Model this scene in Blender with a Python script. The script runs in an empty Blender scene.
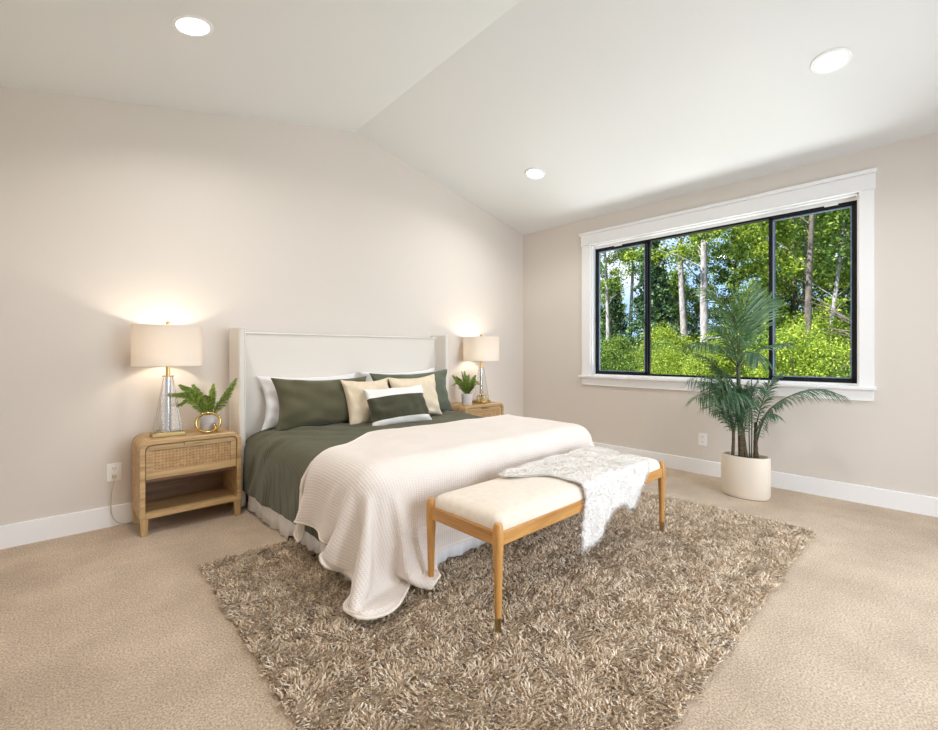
import bpy, math, random
import numpy as np
from mathutils import Vector, Matrix

random.seed(7)
rng = np.random.default_rng(11)
sc = bpy.context.scene
COL = sc.collection
PI = math.pi

# ------------------------------------------------------------------ camera, world, sun, large lights, exposure
cam_d = bpy.data.cameras.new('camera')
cam = bpy.data.objects.new('camera', cam_d)
COL.objects.link(cam)
cam.location = (0, 0, 1.165)
cam.rotation_euler = (PI / 2, 0, -math.radians(43.281))
cam_d.sensor_width = 36.0
cam_d.sensor_fit = 'HORIZONTAL'
cam_d.lens = 451.3 / 938 * 36
cam_d.shift_y = -11.5 / 938
cam_d.clip_start = 0.05
cam_d.clip_end = 400
sc.camera = cam

sc.view_settings.view_transform = 'Standard'
sc.view_settings.look = 'None'
sc.view_settings.exposure = 0.0
sc.view_settings.gamma = 1.0
sc.view_settings.use_curve_mapping = False
sc.cycles.use_denoising = True
sc.cycles.max_bounces = 14
sc.cycles.diffuse_bounces = 10
sc.cycles.transparent_max_bounces = 16
sc.cycles.caustics_reflective = False
sc.cycles.caustics_refractive = False
sc.cycles.sample_clamp_indirect = 6

world = bpy.data.worlds.new('sky')
sc.world = world
world.use_nodes = True
wn, wl = world.node_tree.nodes, world.node_tree.links
bg = wn['Background']
tc = wn.new('ShaderNodeTexCoord')
ns = wn.new('ShaderNodeTexNoise'); ns.inputs['Scale'].default_value = 5.0; ns.inputs['Detail'].default_value = 5
cr = wn.new('ShaderNodeValToRGB')
cr.color_ramp.elements[0].position = 0.42; cr.color_ramp.elements[0].color = (0.42, 0.66, 1.0, 1)
cr.color_ramp.elements[1].position = 0.62; cr.color_ramp.elements[1].color = (0.95, 0.97, 1.0, 1)
wl.new(tc.outputs['Generated'], ns.inputs['Vector'])
wl.new(ns.outputs['Fac'], cr.inputs['Fac'])
wl.new(cr.outputs['Color'], bg.inputs['Color'])
bg.inputs['Strength'].default_value = 1.4

def light(name, kind, loc, energy, color, parent=None, **kw):
    d = bpy.data.lights.new(name, kind)
    d.energy = energy; d.color = color
    for k, v in kw.items(): setattr(d, k, v)
    o = bpy.data.objects.new(name, d); COL.objects.link(o); o.location = loc
    if parent: o.parent = parent
    return o

sun = light('sun', 'SUN', (0, 0, 12), 15.0, (1.0, 0.95, 0.84), angle=0.01)
sun.rotation_euler = Vector((0.62, -0.30, -0.80)).to_track_quat('-Z', 'Y').to_euler()
# added fill light, shining in through the unseen opening behind the camera
fill_rear = light('rear_fill', 'AREA', (2.35, -2.3, 1.35), 150.0, (0.88, 0.96, 1.06), shape='RECTANGLE', size=2.2, size_y=2.2)
fill_rear.rotation_euler = (PI / 2 - .42, 0, 0)
# unseen area light added below the sill to brighten the ceiling like ground bounce
bounce_fill = light('ceiling_bounce_fill', 'AREA', (5.75, 1.65, .30), 92.0, (0.96, 0.99, 1.0), shape='RECTANGLE', size=2.6, size_y=.8)
bounce_fill.rotation_euler = Vector((-1, 0, 0.95)).to_track_quat('-Z', 'Y').to_euler()
DOWNLIGHT_W = 13.5
LAMP_W = 6.0

# ------------------------------------------------------------------ node helpers
def new_mat(name):
    m = bpy.data.materials.new(name); m.use_nodes = True
    nt = m.node_tree
    b = nt.nodes['Principled BSDF']
    return m, nt, nt.nodes, nt.links, b

def pbr(name, color, rough=0.6, metal=0.0, bump=0.0, bscale=200.0, var=0.0, vscale=8.0, spec=0.5, sheen=0.0, coord='Object', stretch=(1, 1, 1), detail=3, bdist=0.002):
    m, nt, n, l, b = new_mat(name)
    b.inputs['Roughness'].default_value = rough
    b.inputs['Metallic'].default_value = metal
    b.inputs['Specular IOR Level'].default_value = spec
    b.inputs['Sheen Weight'].default_value = sheen
    b.inputs['Base Color'].default_value = (*color, 1)
    if bump or var:
        t = n.new('ShaderNodeTexCoord'); mp = n.new('ShaderNodeMapping')
        mp.inputs['Scale'].default_value = stretch
        l.new(t.outputs[coord], mp.inputs['Vector'])
    if var:
        no = n.new('ShaderNodeTexNoise'); no.inputs['Scale'].default_value = vscale; no.inputs['Detail'].default_value = detail
        l.new(mp.outputs['Vector'], no.inputs['Vector'])
        r = n.new('ShaderNodeValToRGB')
        r.color_ramp.elements[0].position = 0.3; r.color_ramp.elements[1].position = 0.7
        r.color_ramp.elements[0].color = (*[c * (1 - var) for c in color], 1)
        r.color_ramp.elements[1].color = (*[min(1, c * (1 + var)) for c in color], 1)
        l.new(no.outputs['Fac'], r.inputs['Fac']); l.new(r.outputs['Color'], b.inputs['Base Color'])
    if bump:
        nb = n.new('ShaderNodeTexNoise'); nb.inputs['Scale'].default_value = bscale; nb.inputs['Detail'].default_value = 2
        l.new(mp.outputs['Vector'], nb.inputs['Vector'])
        bp = n.new('ShaderNodeBump'); bp.inputs['Strength'].default_value = bump; bp.inputs['Distance'].default_value = bdist
        l.new(nb.outputs['Fac'], bp.inputs['Height']); l.new(bp.outputs['Normal'], b.inputs['Normal'])
    return m

def wood(name, c0, c1, axis=0, scale=22.0, rough=0.5):
    m, nt, n, l, b = new_mat(name)
    b.inputs['Roughness'].default_value = rough
    t = n.new('ShaderNodeTexCoord'); mp = n.new('ShaderNodeMapping')
    s = [1.0, 1.0, 1.0]; s[axis] = 0.07
    mp.inputs['Scale'].default_value = s
    l.new(t.outputs['Object'], mp.inputs['Vector'])
    no = n.new('ShaderNodeTexNoise'); no.inputs['Scale'].default_value = scale; no.inputs['Detail'].default_value = 6; no.inputs['Distortion'].default_value = 1.2
    l.new(mp.outputs['Vector'], no.inputs['Vector'])
    no2 = n.new('ShaderNodeTexNoise'); no2.inputs['Scale'].default_value = scale * 7; no2.inputs['Detail'].default_value = 3
    l.new(mp.outputs['Vector'], no2.inputs['Vector'])
    mx = n.new('ShaderNodeMath'); mx.operation = 'MULTIPLY_ADD'; mx.inputs[1].default_value = 0.35
    l.new(no2.outputs['Fac'], mx.inputs[0]); l.new(no.outputs['Fac'], mx.inputs[2])
    r = n.new('ShaderNodeValToRGB')
    r.color_ramp.elements[0].position = 0.45; r.color_ramp.elements[0].color = (*c0, 1)
    r.color_ramp.elements[1].position = 0.82; r.color_ramp.elements[1].color = (*c1, 1)
    l.new(mx.outputs[0], r.inputs['Fac']); l.new(r.outputs['Color'], b.inputs['Base Color'])
    bp = n.new('ShaderNodeBump'); bp.inputs['Strength'].default_value = 0.15; bp.inputs['Distance'].default_value = 0.002
    l.new(mx.outputs[0], bp.inputs['Height']); l.new(bp.outputs['Normal'], b.inputs['Normal'])
    return m

def ribbed(name, color, freq_u, freq_v, strength, dist, var=0.05, rough=0.9, sheen=0.2, groove=0.82):
    """cloth whose UV map is in metres; ribs / waffle cells as relief, with groove shade painted into the colour"""
    m, nt, n, l, b = new_mat(name)
    b.inputs['Roughness'].default_value = rough
    b.inputs['Specular IOR Level'].default_value = 0.2
    b.inputs['Sheen Weight'].default_value = sheen
    uv = n.new('ShaderNodeTexCoord')
    sep = n.new('ShaderNodeSeparateXYZ'); l.new(uv.outputs['UV'], sep.inputs[0])
    outs = []
    for ax, f in ((0, freq_u), (1, freq_v)):
        if not f: continue
        a = n.new('ShaderNodeMath'); a.operation = 'MULTIPLY'; a.inputs[1].default_value = 2 * PI * f
        l.new(sep.outputs[ax], a.inputs[0])
        s = n.new('ShaderNodeMath'); s.operation = 'SINE'; l.new(a.outputs[0], s.inputs[0])
        p = n.new('ShaderNodeMath'); p.operation = 'MULTIPLY_ADD'; p.inputs[1].default_value = 0.5; p.inputs[2].default_value = 0.5
        l.new(s.outputs[0], p.inputs[0]); outs.append(p.outputs[0])
    h = outs[0]
    if len(outs) == 2:
        mx = n.new('ShaderNodeMath'); mx.operation = 'MAXIMUM'; l.new(outs[0], mx.inputs[0]); l.new(outs[1], mx.inputs[1]); h = mx.outputs[0]
    bp = n.new('ShaderNodeBump'); bp.inputs['Strength'].default_value = strength; bp.inputs['Distance'].default_value = dist
    l.new(h, bp.inputs['Height']); l.new(bp.outputs['Normal'], b.inputs['Normal'])
    no = n.new('ShaderNodeTexNoise'); no.inputs['Scale'].default_value = 3.0; no.inputs['Detail'].default_value = 6
    l.new(uv.outputs['UV'], no.inputs['Vector'])
    r = n.new('ShaderNodeValToRGB')
    r.color_ramp.elements[0].position = 0.3; r.color_ramp.elements[0].color = (*[c * (1 - var) for c in color], 1)
    r.color_ramp.elements[1].position = 0.7; r.color_ramp.elements[1].color = (*[min(1, c * (1 + var)) for c in color], 1)
    l.new(no.outputs['Fac'], r.inputs['Fac'])
    g = n.new('ShaderNodeMapRange'); g.inputs['To Min'].default_value = groove; g.inputs['To Max'].default_value = 1.0  # darkens the base colour in the grooves as painted shade
    l.new(h, g.inputs['Value'])
    mu = n.new('ShaderNodeMix'); mu.data_type = 'RGBA'; mu.blend_type = 'MULTIPLY'; mu.inputs['Factor'].default_value = 1.0
    l.new(r.outputs['Color'], mu.inputs['A']); l.new(g.outputs['Result'], mu.inputs['B'])
    l.new(mu.outputs['Result'], b.inputs['Base Color'])
    return m

def island_mat(name, stops, rough=0.8, transl=0.0, tcol=None, sheen=0.0, spec=0.3, ttint=1.0):
    """colour picked at random per strand / leaf"""
    m, nt, n, l, b = new_mat(name)
    b.inputs['Roughness'].default_value = rough
    b.inputs['Specular IOR Level'].default_value = spec
    b.inputs['Sheen Weight'].default_value = sheen
    g = n.new('ShaderNodeNewGeometry'); r = n.new('ShaderNodeValToRGB')
    el = r.color_ramp.elements
    el[0].position = stops[0][0]; el[0].color = (*stops[0][1], 1)
    el[1].position = stops[-1][0]; el[1].color = (*stops[-1][1], 1)
    for p, c in stops[1:-1]:
        e = el.new(p); e.color = (*c, 1)
    l.new(g.outputs['Random Per Island'], r.inputs['Fac'])
    l.new(r.outputs['Color'], b.inputs['Base Color'])
    if transl:
        t = n.new('ShaderNodeBsdfTranslucent')
        if tcol: t.inputs['Color'].default_value = (*tcol, 1)
        else: l.new(r.outputs['Color'], t.inputs['Color'])
        ms = n.new('ShaderNodeMixShader'); ms.inputs['Fac'].default_value = transl
        l.new(b.outputs['BSDF'], ms.inputs[1]); l.new(t.outputs['BSDF'], ms.inputs[2])
        l.new(ms.outputs['Shader'], n['Material Output'].inputs['Surface'])
    return m

def thin_glass(name, tint=(1, 1, 1), refl=0.06, rim=0.12):
    m, nt, n, l, b = new_mat(name)
    n.remove(b)
    t = n.new('ShaderNodeBsdfTransparent'); t.inputs['Color'].default_value = (*tint, 1)
    g = n.new('ShaderNodeBsdfGlossy'); g.inputs['Roughness'].default_value = 0.02
    f = n.new('ShaderNodeLayerWeight'); f.inputs['Blend'].default_value = 0.5
    pw = n.new('ShaderNodeMath'); pw.operation = 'POWER'; pw.inputs[1].default_value = 3.0
    mu = n.new('ShaderNodeMath'); mu.operation = 'MULTIPLY_ADD'; mu.inputs[1].default_value = rim; mu.inputs[2].default_value = refl
    l.new(f.outputs['Facing'], pw.inputs[0]); l.new(pw.outputs[0], mu.inputs[0])
    ms = n.new('ShaderNodeMixShader')
    l.new(mu.outputs[0], ms.inputs['Fac']); l.new(t.outputs[0], ms.inputs[1]); l.new(g.outputs[0], ms.inputs[2])
    l.new(ms.outputs[0], n['Material Output'].inputs['Surface'])
    return m

def emis(name, color, strength):
    m, nt, n, l, b = new_mat(name)
    b.inputs['Base Color'].default_value = (0.9, 0.9, 0.88, 1)
    b.inputs['Emission Color'].default_value = (*color, 1)
    b.inputs['Emission Strength'].default_value = strength
    return m

# ------------------------------------------------------------------ materials
M = {}
M['wall'] = pbr('wall_paint', (0.685, 0.635, 0.58), 0.85, bump=0.08, bscale=260, spec=0.15)
M['ceiling'] = pbr('ceiling_paint', (0.755, 0.765, 0.76), 0.9, bump=0.05, bscale=200, spec=0.1)
M['trim'] = pbr('trim_paint', (0.86, 0.86, 0.86), 0.45, spec=0.35)
M['black'] = pbr('window_black', (0.006, 0.0065, 0.008), 0.45, spec=0.25)
M['bluegrey'] = pbr('bead_reflection', (0.17, 0.24, 0.34), 0.4)  # blue base colour stands in for a reflection on the sash edges
M['glass'] = thin_glass('window_glass', refl=0.004)
M['lampglass'] = thin_glass('lamp_glass', (0.95, 0.95, 0.94), 0.02, 0.35)
M['white_plastic'] = pbr('white_plastic', (0.86, 0.85, 0.83), 0.35)
M['dark_slot'] = pbr('dark_slot', (0.05, 0.05, 0.05), 0.6)
M['cord'] = pbr('cord_plastic', (0.55, 0.48, 0.36), 0.4)
OAK0, OAK1 = (0.36, 0.215, 0.09), (0.63, 0.43, 0.21)
M['oak_x'] = wood('natural_oak_lengthways', OAK0, OAK1, 0)
M['oak_z'] = wood('natural_oak_upright', OAK0, OAK1, 2)
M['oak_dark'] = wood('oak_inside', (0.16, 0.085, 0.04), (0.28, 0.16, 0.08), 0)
HON0, HON1 = (0.37, 0.165, 0.04), (0.57, 0.295, 0.085)
M['honey_x'] = wood('honey_oak_lengthways', HON0, HON1, 0, rough=0.4)
M['honey_y'] = wood('honey_oak_across', HON0, HON1, 1, rough=0.4)
M['honey_z'] = wood('honey_oak_upright', HON0, HON1, 2, rough=0.4)
M['brass'] = pbr('brass', (0.72, 0.50, 0.20), 0.28, metal=1.0)
M['old_brass'] = pbr('antique_brass', (0.42, 0.31, 0.14), 0.32, metal=1.0)
M['gold'] = pbr('polished_gold', (0.66, 0.46, 0.16), 0.2, metal=1.0)
M['steel'] = pbr('brushed_steel', (0.62, 0.61, 0.60), 0.16, metal=1.0)
M['cane'] = pbr('cane_strands', (0.62, 0.40, 0.19), 0.55, var=0.18, vscale=40)
M['upholstery'] = pbr('cream_upholstery', (0.735, 0.695, 0.635), 0.95, bump=0.25, bscale=700, sheen=0.2, spec=0.1)
M['bench_fabric'] = pbr('bench_linen', (0.76, 0.68, 0.58), 0.95, bump=0.3, bscale=650, sheen=0.2, spec=0.1, var=0.05, vscale=30)
M['sheet'] = pbr('white_cotton', (0.82, 0.81, 0.81), 0.9, bump=0.1, bscale=500, sheen=0.1, spec=0.1)
M['skirt'] = pbr('bed_skirt_cotton', (0.80, 0.79, 0.79), 0.9, bump=0.1, bscale=400, spec=0.1)
M['olive'] = ribbed('olive_corded_cotton', (0.100, 0.101, 0.047), 0, 56, 0.9, 0.004, var=0.10, groove=0.62)
M['olive_sham'] = pbr('olive_cotton', (0.100, 0.093, 0.052), 0.9, bump=0.25, bscale=300, sheen=0.25, spec=0.1, var=0.08, vscale=9)
M['olive_teal'] = pbr('olive_cotton_cool', (0.108, 0.122, 0.083), 0.9, bump=0.25, bscale=300, sheen=0.25, spec=0.1, var=0.08, vscale=9)
M['band'] = pbr('dark_olive_velvet', (0.055, 0.055, 0.030), 0.85, bump=0.2, bscale=300, sheen=0.35, spec=0.1, var=0.15, vscale=12)
M['cream'] = pbr('cream_linen', (0.72, 0.61, 0.45), 0.95, bump=0.3, bscale=500, sheen=0.2, spec=0.1, var=0.04, vscale=20)
M['pillow_white'] = pbr('lumbar_white_linen', (0.80, 0.77, 0.73), 0.95, bump=0.3, bscale=500, sheen=0.2, spec=0.1)
M['waffle'] = ribbed('waffle_weave', (0.80, 0.73, 0.67), 68, 95, 0.6, 0.003, var=0.03, groove=0.88)
M['hem'] = pbr('blanket_binding', (0.80, 0.73, 0.65), 0.9, spec=0.1)
M['fur'] = island_mat('white_fur', [(0, (0.80, 0.77, 0.73)), (1, (0.92, 0.90, 0.87))], 0.9, spec=0.1)
M['fur_base'] = pbr('pelt', (0.80, 0.775, 0.74), 0.95, bump=0.6, bscale=55, bdist=0.012, spec=0.05)
M['rug_base'] = pbr('rug_backing', (0.30, 0.235, 0.175), 0.95, bump=0.4, bscale=120, spec=0.05)
M['rug'] = island_mat('shag_yarn', [(0, (0.60, 0.46, 0.31)), (0.5, (0.82, 0.665, 0.485)), (1, (0.96, 0.85, 0.70))], 0.85, spec=0.1, sheen=0.1)
M['pot'] = pbr('pot_cream', (0.76, 0.68, 0.57), 0.5, spec=0.3)
M['pot_white'] = pbr('pot_white', (0.74, 0.70, 0.68), 0.6, var=0.10, vscale=14, stretch=(1, 1, 9))
M['soil'] = pbr('soil', (0.035, 0.025, 0.018), 0.95, bump=1.0, bscale=90, bdist=0.01)
M['palm'] = island_mat('palm_leaf', [(0, (0.028, 0.085, 0.042)), (0.6, (0.070, 0.175, 0.098)), (1, (0.17, 0.30, 0.19))], 0.38, transl=0.35, tcol=(0.13, 0.20, 0.02), spec=0.6)
M['palm_stem'] = pbr('palm_stem', (0.055, 0.075, 0.035), 0.5, var=0.4, vscale=30, stretch=(1, 1, 3))
M['palm_trunk'] = pbr('palm_trunk', (0.085, 0.062, 0.030), 0.8, var=0.5, vscale=18, stretch=(1, 1, 5), bump=0.6, bscale=60)
M['fern'] = island_mat('fern_leaf', [(0, (0.13, 0.20, 0.03)), (1, (0.32, 0.42, 0.09))], 0.5, transl=0.3)

# shade: linen that lets the bulb through
m, nt, n, l, b = new_mat('shade_linen')
b.inputs['Base Color'].default_value = (0.86, 0.82, 0.77, 1); b.inputs['Roughness'].default_value = 0.95
t_ = n.new('ShaderNodeBsdfTranslucent'); t_.inputs['Color'].default_value = (0.93, 0.89, 0.83, 1)
ms_ = n.new('ShaderNodeMixShader'); ms_.inputs['Fac'].default_value = 0.45
l.new(b.outputs[0], ms_.inputs[1]); l.new(t_.outputs[0], ms_.inputs[2]); l.new(ms_.outputs[0], n['Material Output'].inputs['Surface'])
tcx = n.new('ShaderNodeTexCoord'); nz = n.new('ShaderNodeTexNoise'); nz.inputs['Scale'].default_value = 260
l.new(tcx.outputs['Object'], nz.inputs['Vector']); bpx = n.new('ShaderNodeBump'); bpx.inputs['Strength'].default_value = 0.3; bpx.inputs['Distance'].default_value = 0.002
l.new(nz.outputs['Fac'], bpx.inputs['Height']); l.new(bpx.outputs[0], b.inputs['Normal'])
M['shade'] = m
M['bulb'] = emis('bulb_glow', (1.0, 0.80, 0.55), 14)
M['lens'] = emis('downlight_lens', (1.0, 0.95, 0.87), 9)

# carpet
m, nt, n, l, b = new_mat('cut_pile_carpet')
b.inputs['Roughness'].default_value = 1.0; b.inputs['Specular IOR Level'].default_value = 0.05; b.inputs['Sheen Weight'].default_value = 0.15
t = n.new('ShaderNodeTexCoord')
n1 = n.new('ShaderNodeTexNoise'); n1.inputs['Scale'].default_value = 130; n1.inputs['Detail'].default_value = 4; n1.inputs['Roughness'].default_value = 0.7
n2 = n.new('ShaderNodeTexNoise'); n2.inputs['Scale'].default_value = 2.6; n2.inputs['Detail'].default_value = 5; n2.inputs['Roughness'].default_value = 0.65
for q in (n1, n2): l.new(t.outputs['Object'], q.inputs['Vector'])
r1 = n.new('ShaderNodeValToRGB'); r1.color_ramp.elements[0].position = 0.34; r1.color_ramp.elements[1].position = 0.64
r1.color_ramp.elements[0].color = (0.36, 0.27, 0.18, 1); r1.color_ramp.elements[1].color = (0.83, 0.68, 0.53, 1)
l.new(n1.outputs['Fac'], r1.inputs['Fac'])
r2 = n.new('ShaderNodeValToRGB'); r2.color_ramp.elements[0].position = 0.36; r2.color_ramp.elements[1].position = 0.66
r2.color_ramp.elements[0].color = (0.80, 0.785, 0.765, 1); r2.color_ramp.elements[1].color = (1.04, 1.04, 1.04, 1)
l.new(n2.outputs['Fac'], r2.inputs['Fac'])
mx = n.new('ShaderNodeMix'); mx.data_type = 'RGBA'; mx.blend_type = 'MULTIPLY'; mx.inputs['Factor'].default_value = 1
l.new(r1.outputs[0], mx.inputs['A']); l.new(r2.outputs[0], mx.inputs['B']); l.new(mx.outputs['Result'], b.inputs['Base Color'])
bp = n.new('ShaderNodeBump'); bp.inputs['Strength'].default_value = 0.9; bp.inputs['Distance'].default_value = 0.008
l.new(n1.outputs['Fac'], bp.inputs['Height']); l.new(bp.outputs[0], b.inputs['Normal'])
M['carpet'] = m

# outside
M['ground'] = pbr('forest_floor', (0.10, 0.14, 0.04), 0.95, var=0.4, vscale=0.8, bump=0.5, bscale=4, bdist=0.1)
M['bark_pale'] = pbr('pale_bark', (0.27, 0.26, 0.275), 0.9, var=0.45, vscale=3, stretch=(3, 3, 1), bump=0.6, bscale=20, bdist=0.03)
M['bark_dark'] = pbr('dark_bark', (0.10, 0.085, 0.075), 0.9, var=0.45, vscale=4, stretch=(3, 3, 1), bump=0.6, bscale=20, bdist=0.03)
M['leaf_bright'] = island_mat('bright_leaves', [(0, (0.05, 0.12, 0.015)), (0.45, (0.22, 0.34, 0.03)), (1, (0.50, 0.56, 0.09))], 0.5, transl=0.45)
M['leaf_mid'] = island_mat('mid_leaves', [(0, (0.025, 0.07, 0.012)), (0.6, (0.11, 0.21, 0.03)), (1, (0.32, 0.42, 0.08))], 0.5, transl=0.40)
M['leaf_dark'] = island_mat('dark_needles', [(0, (0.015, 0.05, 0.02)), (0.7, (0.04, 0.10, 0.04)), (1, (0.11, 0.19, 0.06))], 0.6, transl=0.2)

# ------------------------------------------------------------------ mesh helpers
def mesh_obj(name, verts, faces, mat, parent=None, smooth=True, uv=None, angle=40, mat2=None):
    me = bpy.data.meshes.new(name)
    if isinstance(verts, np.ndarray) and isinstance(faces, np.ndarray):
        nv, (nf, k) = len(verts), faces.shape
        me.vertices.add(nv); me.vertices.foreach_set('co', verts.astype(np.float32).ravel())
        me.loops.add(nf * k); me.loops.foreach_set('vertex_index', faces.astype(np.int32).ravel())
        me.polygons.add(nf); me.polygons.foreach_set('loop_start', np.arange(0, nf * k, k, dtype=np.int32))
        me.update(calc_edges=True)
    else:
        me.from_pydata([tuple(map(float, v)) for v in verts], [], [tuple(map(int, f)) for f in faces])
        me.update()
    if uv is not None:
        ul = me.uv_layers.new(name='UVMap')
        vi = np.empty(len(me.loops), dtype=np.int32); me.loops.foreach_get('vertex_index', vi)
        ul.data.foreach_set('uv', np.asarray(uv, dtype=np.float32)[vi].ravel())
    me.materials.append(mat)
    if smooth:
        me.polygons.foreach_set('use_smooth', np.ones(len(me.polygons), dtype=bool))
        if angle and angle < 180: me.set_sharp_from_angle(angle=math.radians(angle))
    me.update()
    o = bpy.data.objects.new(name, me); COL.objects.link(o)
    if parent: o.parent = parent
    return o

class MB:
    def __init__(s): s.v, s.f = [], []
    def add(s, v, f):
        k = len(s.v); s.v += [tuple(p) for p in v]; s.f += [tuple(i + k for i in q) for q in f]; return s
    def box(s, x0, x1, y0, y1, z0, z1):
        return s.add([(x0, y0, z0), (x1, y0, z0), (x1, y1, z0), (x0, y1, z0), (x0, y0, z1), (x1, y0, z1), (x1, y1, z1), (x0, y1, z1)],
                     [(0, 3, 2, 1), (4, 5, 6, 7), (0, 1, 5, 4), (1, 2, 6, 5), (2, 3, 7, 6), (3, 0, 4, 7)])
    def tube(s, pts, rad, n=10, cap=True, closed=False):
        pts = [Vector(p) for p in pts]; m = len(pts)
        rad = rad if hasattr(rad, '__len__') else [rad] * m
        vs, fs = [], []; ref = None
        for i, p in enumerate(pts):
            if closed: t = pts[(i + 1) % m] - pts[i - 1]
            else: t = pts[min(i + 1, m - 1)] - pts[max(i - 1, 0)]
            t.normalize()
            if ref is None:
                ref = t.orthogonal().normalized()
            ref = (ref - t * ref.dot(t)).normalized(); b = t.cross(ref)
            for k in range(n):
                a = 2 * PI * k / n
                vs.append(p + (ref * math.cos(a) + b * math.sin(a)) * rad[i])
        for i in range(m if closed else m - 1):
            j = (i + 1) % m
            for k in range(n):
                fs.append((i * n + k, i * n + (k + 1) % n, j * n + (k + 1) % n, j * n + k))
        if cap and not closed:
            fs.append(tuple(reversed(range(n)))); fs.append(tuple((m - 1) * n + k for k in range(n)))
        return s.add(vs, fs)
    def lathe(s, prof, n=40, c=(0, 0, 0), sx=1, sy=1, closed=False):
        m = len(prof); vs, fs = [], []
        for r, z in prof:
            for k in range(n):
                a = 2 * PI * k / n; vs.append((c[0] + r * sx * math.cos(a), c[1] + r * sy * math.sin(a), c[2] + z))
        for i in range(m if closed else m - 1):
            j = (i + 1) % m
            for k in range(n): fs.append((i * n + k, i * n + (k + 1) % n, j * n + (k + 1) % n, j * n + k))
        if not closed:
            if prof[0][0] > 1e-6: fs.append(tuple(reversed(range(n))))
            if prof[-1][0] > 1e-6: fs.append(tuple((m - 1) * n + k for k in range(n)))
        return s.add(vs, fs)
    def prism(s, poly, y0, y1, axis='y'):
        """polygon in (x,z) extruded along y (or (y,z) along x)"""
        k = len(poly)
        if axis == 'y': vs = [(a, y0, b) for a, b in poly] + [(a, y1, b) for a, b in poly]
        else: vs = [(y0, a, b) for a, b in poly] + [(y1, a, b) for a, b in poly]
        fs = [tuple(range(k)), tuple(reversed(range(k, 2 * k)))] + [(i, i + k, (i + 1) % k + k, (i + 1) % k) for i in range(k)]
        return s.add(vs, fs)
    def build(s, name, mat, parent=None, bevel=0, smooth=True, angle=40, seg=2):
        o = mesh_obj(name, s.v, s.f, mat, parent, smooth=smooth, angle=angle)
        # consistent outward normals
        import bmesh
        bm = bmesh.new(); bm.from_mesh(o.data); bmesh.ops.recalc_face_normals(bm, faces=bm.faces); bm.to_mesh(o.data); bm.free()
        if bevel:
            md = o.modifiers.new('bevel', 'BEVEL'); md.width = bevel; md.segments = seg; md.limit_method = 'ANGLE'; md.angle_limit = math.radians(50)
        return o

def empty(name, loc=(0, 0, 0), rz=0.0):
    o = bpy.data.objects.new(name, None); COL.objects.link(o); o.location = loc; o.rotation_euler = (0, 0, rz); o.empty_display_size = 0.1
    return o

def tag(o, label, cat, group=None, kind=None):
    o['label'] = label; o['category'] = cat
    if group: o['group'] = group
    if kind: o['kind'] = kind
    return o

def struct(o):
    o['kind'] = 'structure'; return o

def thing(name, label, cat, loc=(0, 0, 0), rz=0.0, group=None):
    return tag(empty(name, loc, rz), label, cat, group)

KIDS = lambda o: [c for c in bpy.data.objects if c.parent == o]
def copy_tree(o, parent=None):
    c = o.copy(); COL.objects.link(c)
    if parent: c.parent = parent
    for ch in KIDS(o): copy_tree(ch, c)
    return c

def grid_faces(nv, nu, keep=None):
    i = np.arange(nv * nu).reshape(nv, nu)
    f = np.stack([i[:-1, :-1], i[:-1, 1:], i[1:, 1:], i[1:, :-1]], -1).reshape(-1, 4)
    if keep is not None:
        k = keep.ravel(); f = f[k[f].all(1)]
    return f

def compact(v, f, uv=None):
    used = np.unique(f); mp = -np.ones(len(v), dtype=int); mp[used] = np.arange(len(used))
    return v[used], mp[f], (uv[used] if uv is not None else None)

# ------------------------------------------------------------------ cloth settling (position based)
def rbox(lo, hi, r):
    lo, hi = np.array(lo, float), np.array(hi, float); c = (lo + hi) / 2; h = (hi - lo) / 2 - r
    def f(p):
        q = p - c; s = np.sign(q); s[s == 0] = 1; a = np.abs(q) - h
        o = np.maximum(a, 0); ln = np.sqrt((o ** 2).sum(-1))
        d = ln + np.minimum(a.max(-1), 0) - r
        nrm = s * o / np.maximum(ln, 1e-9)[..., None]
        ins = ln < 1e-9
        if ins.any():
            e = np.zeros_like(p); k = a.argmax(-1)
            np.put_along_axis(e, k[..., None], 1.0, -1); nrm = np.where(ins[..., None], s * e, nrm)
        return d, nrm
    return f

def vpost(x, y, r, ztop):
    def f(p):
        q = p[..., :2] - np.array([x, y]); ln = np.maximum(np.sqrt((q ** 2).sum(-1)), 1e-6)
        d = np.where(p[..., 2] < ztop, ln - r, 1.0)
        nrm = np.zeros_like(p); nrm[..., :2] = q / ln[..., None]
        return d, nrm
    return f

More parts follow.
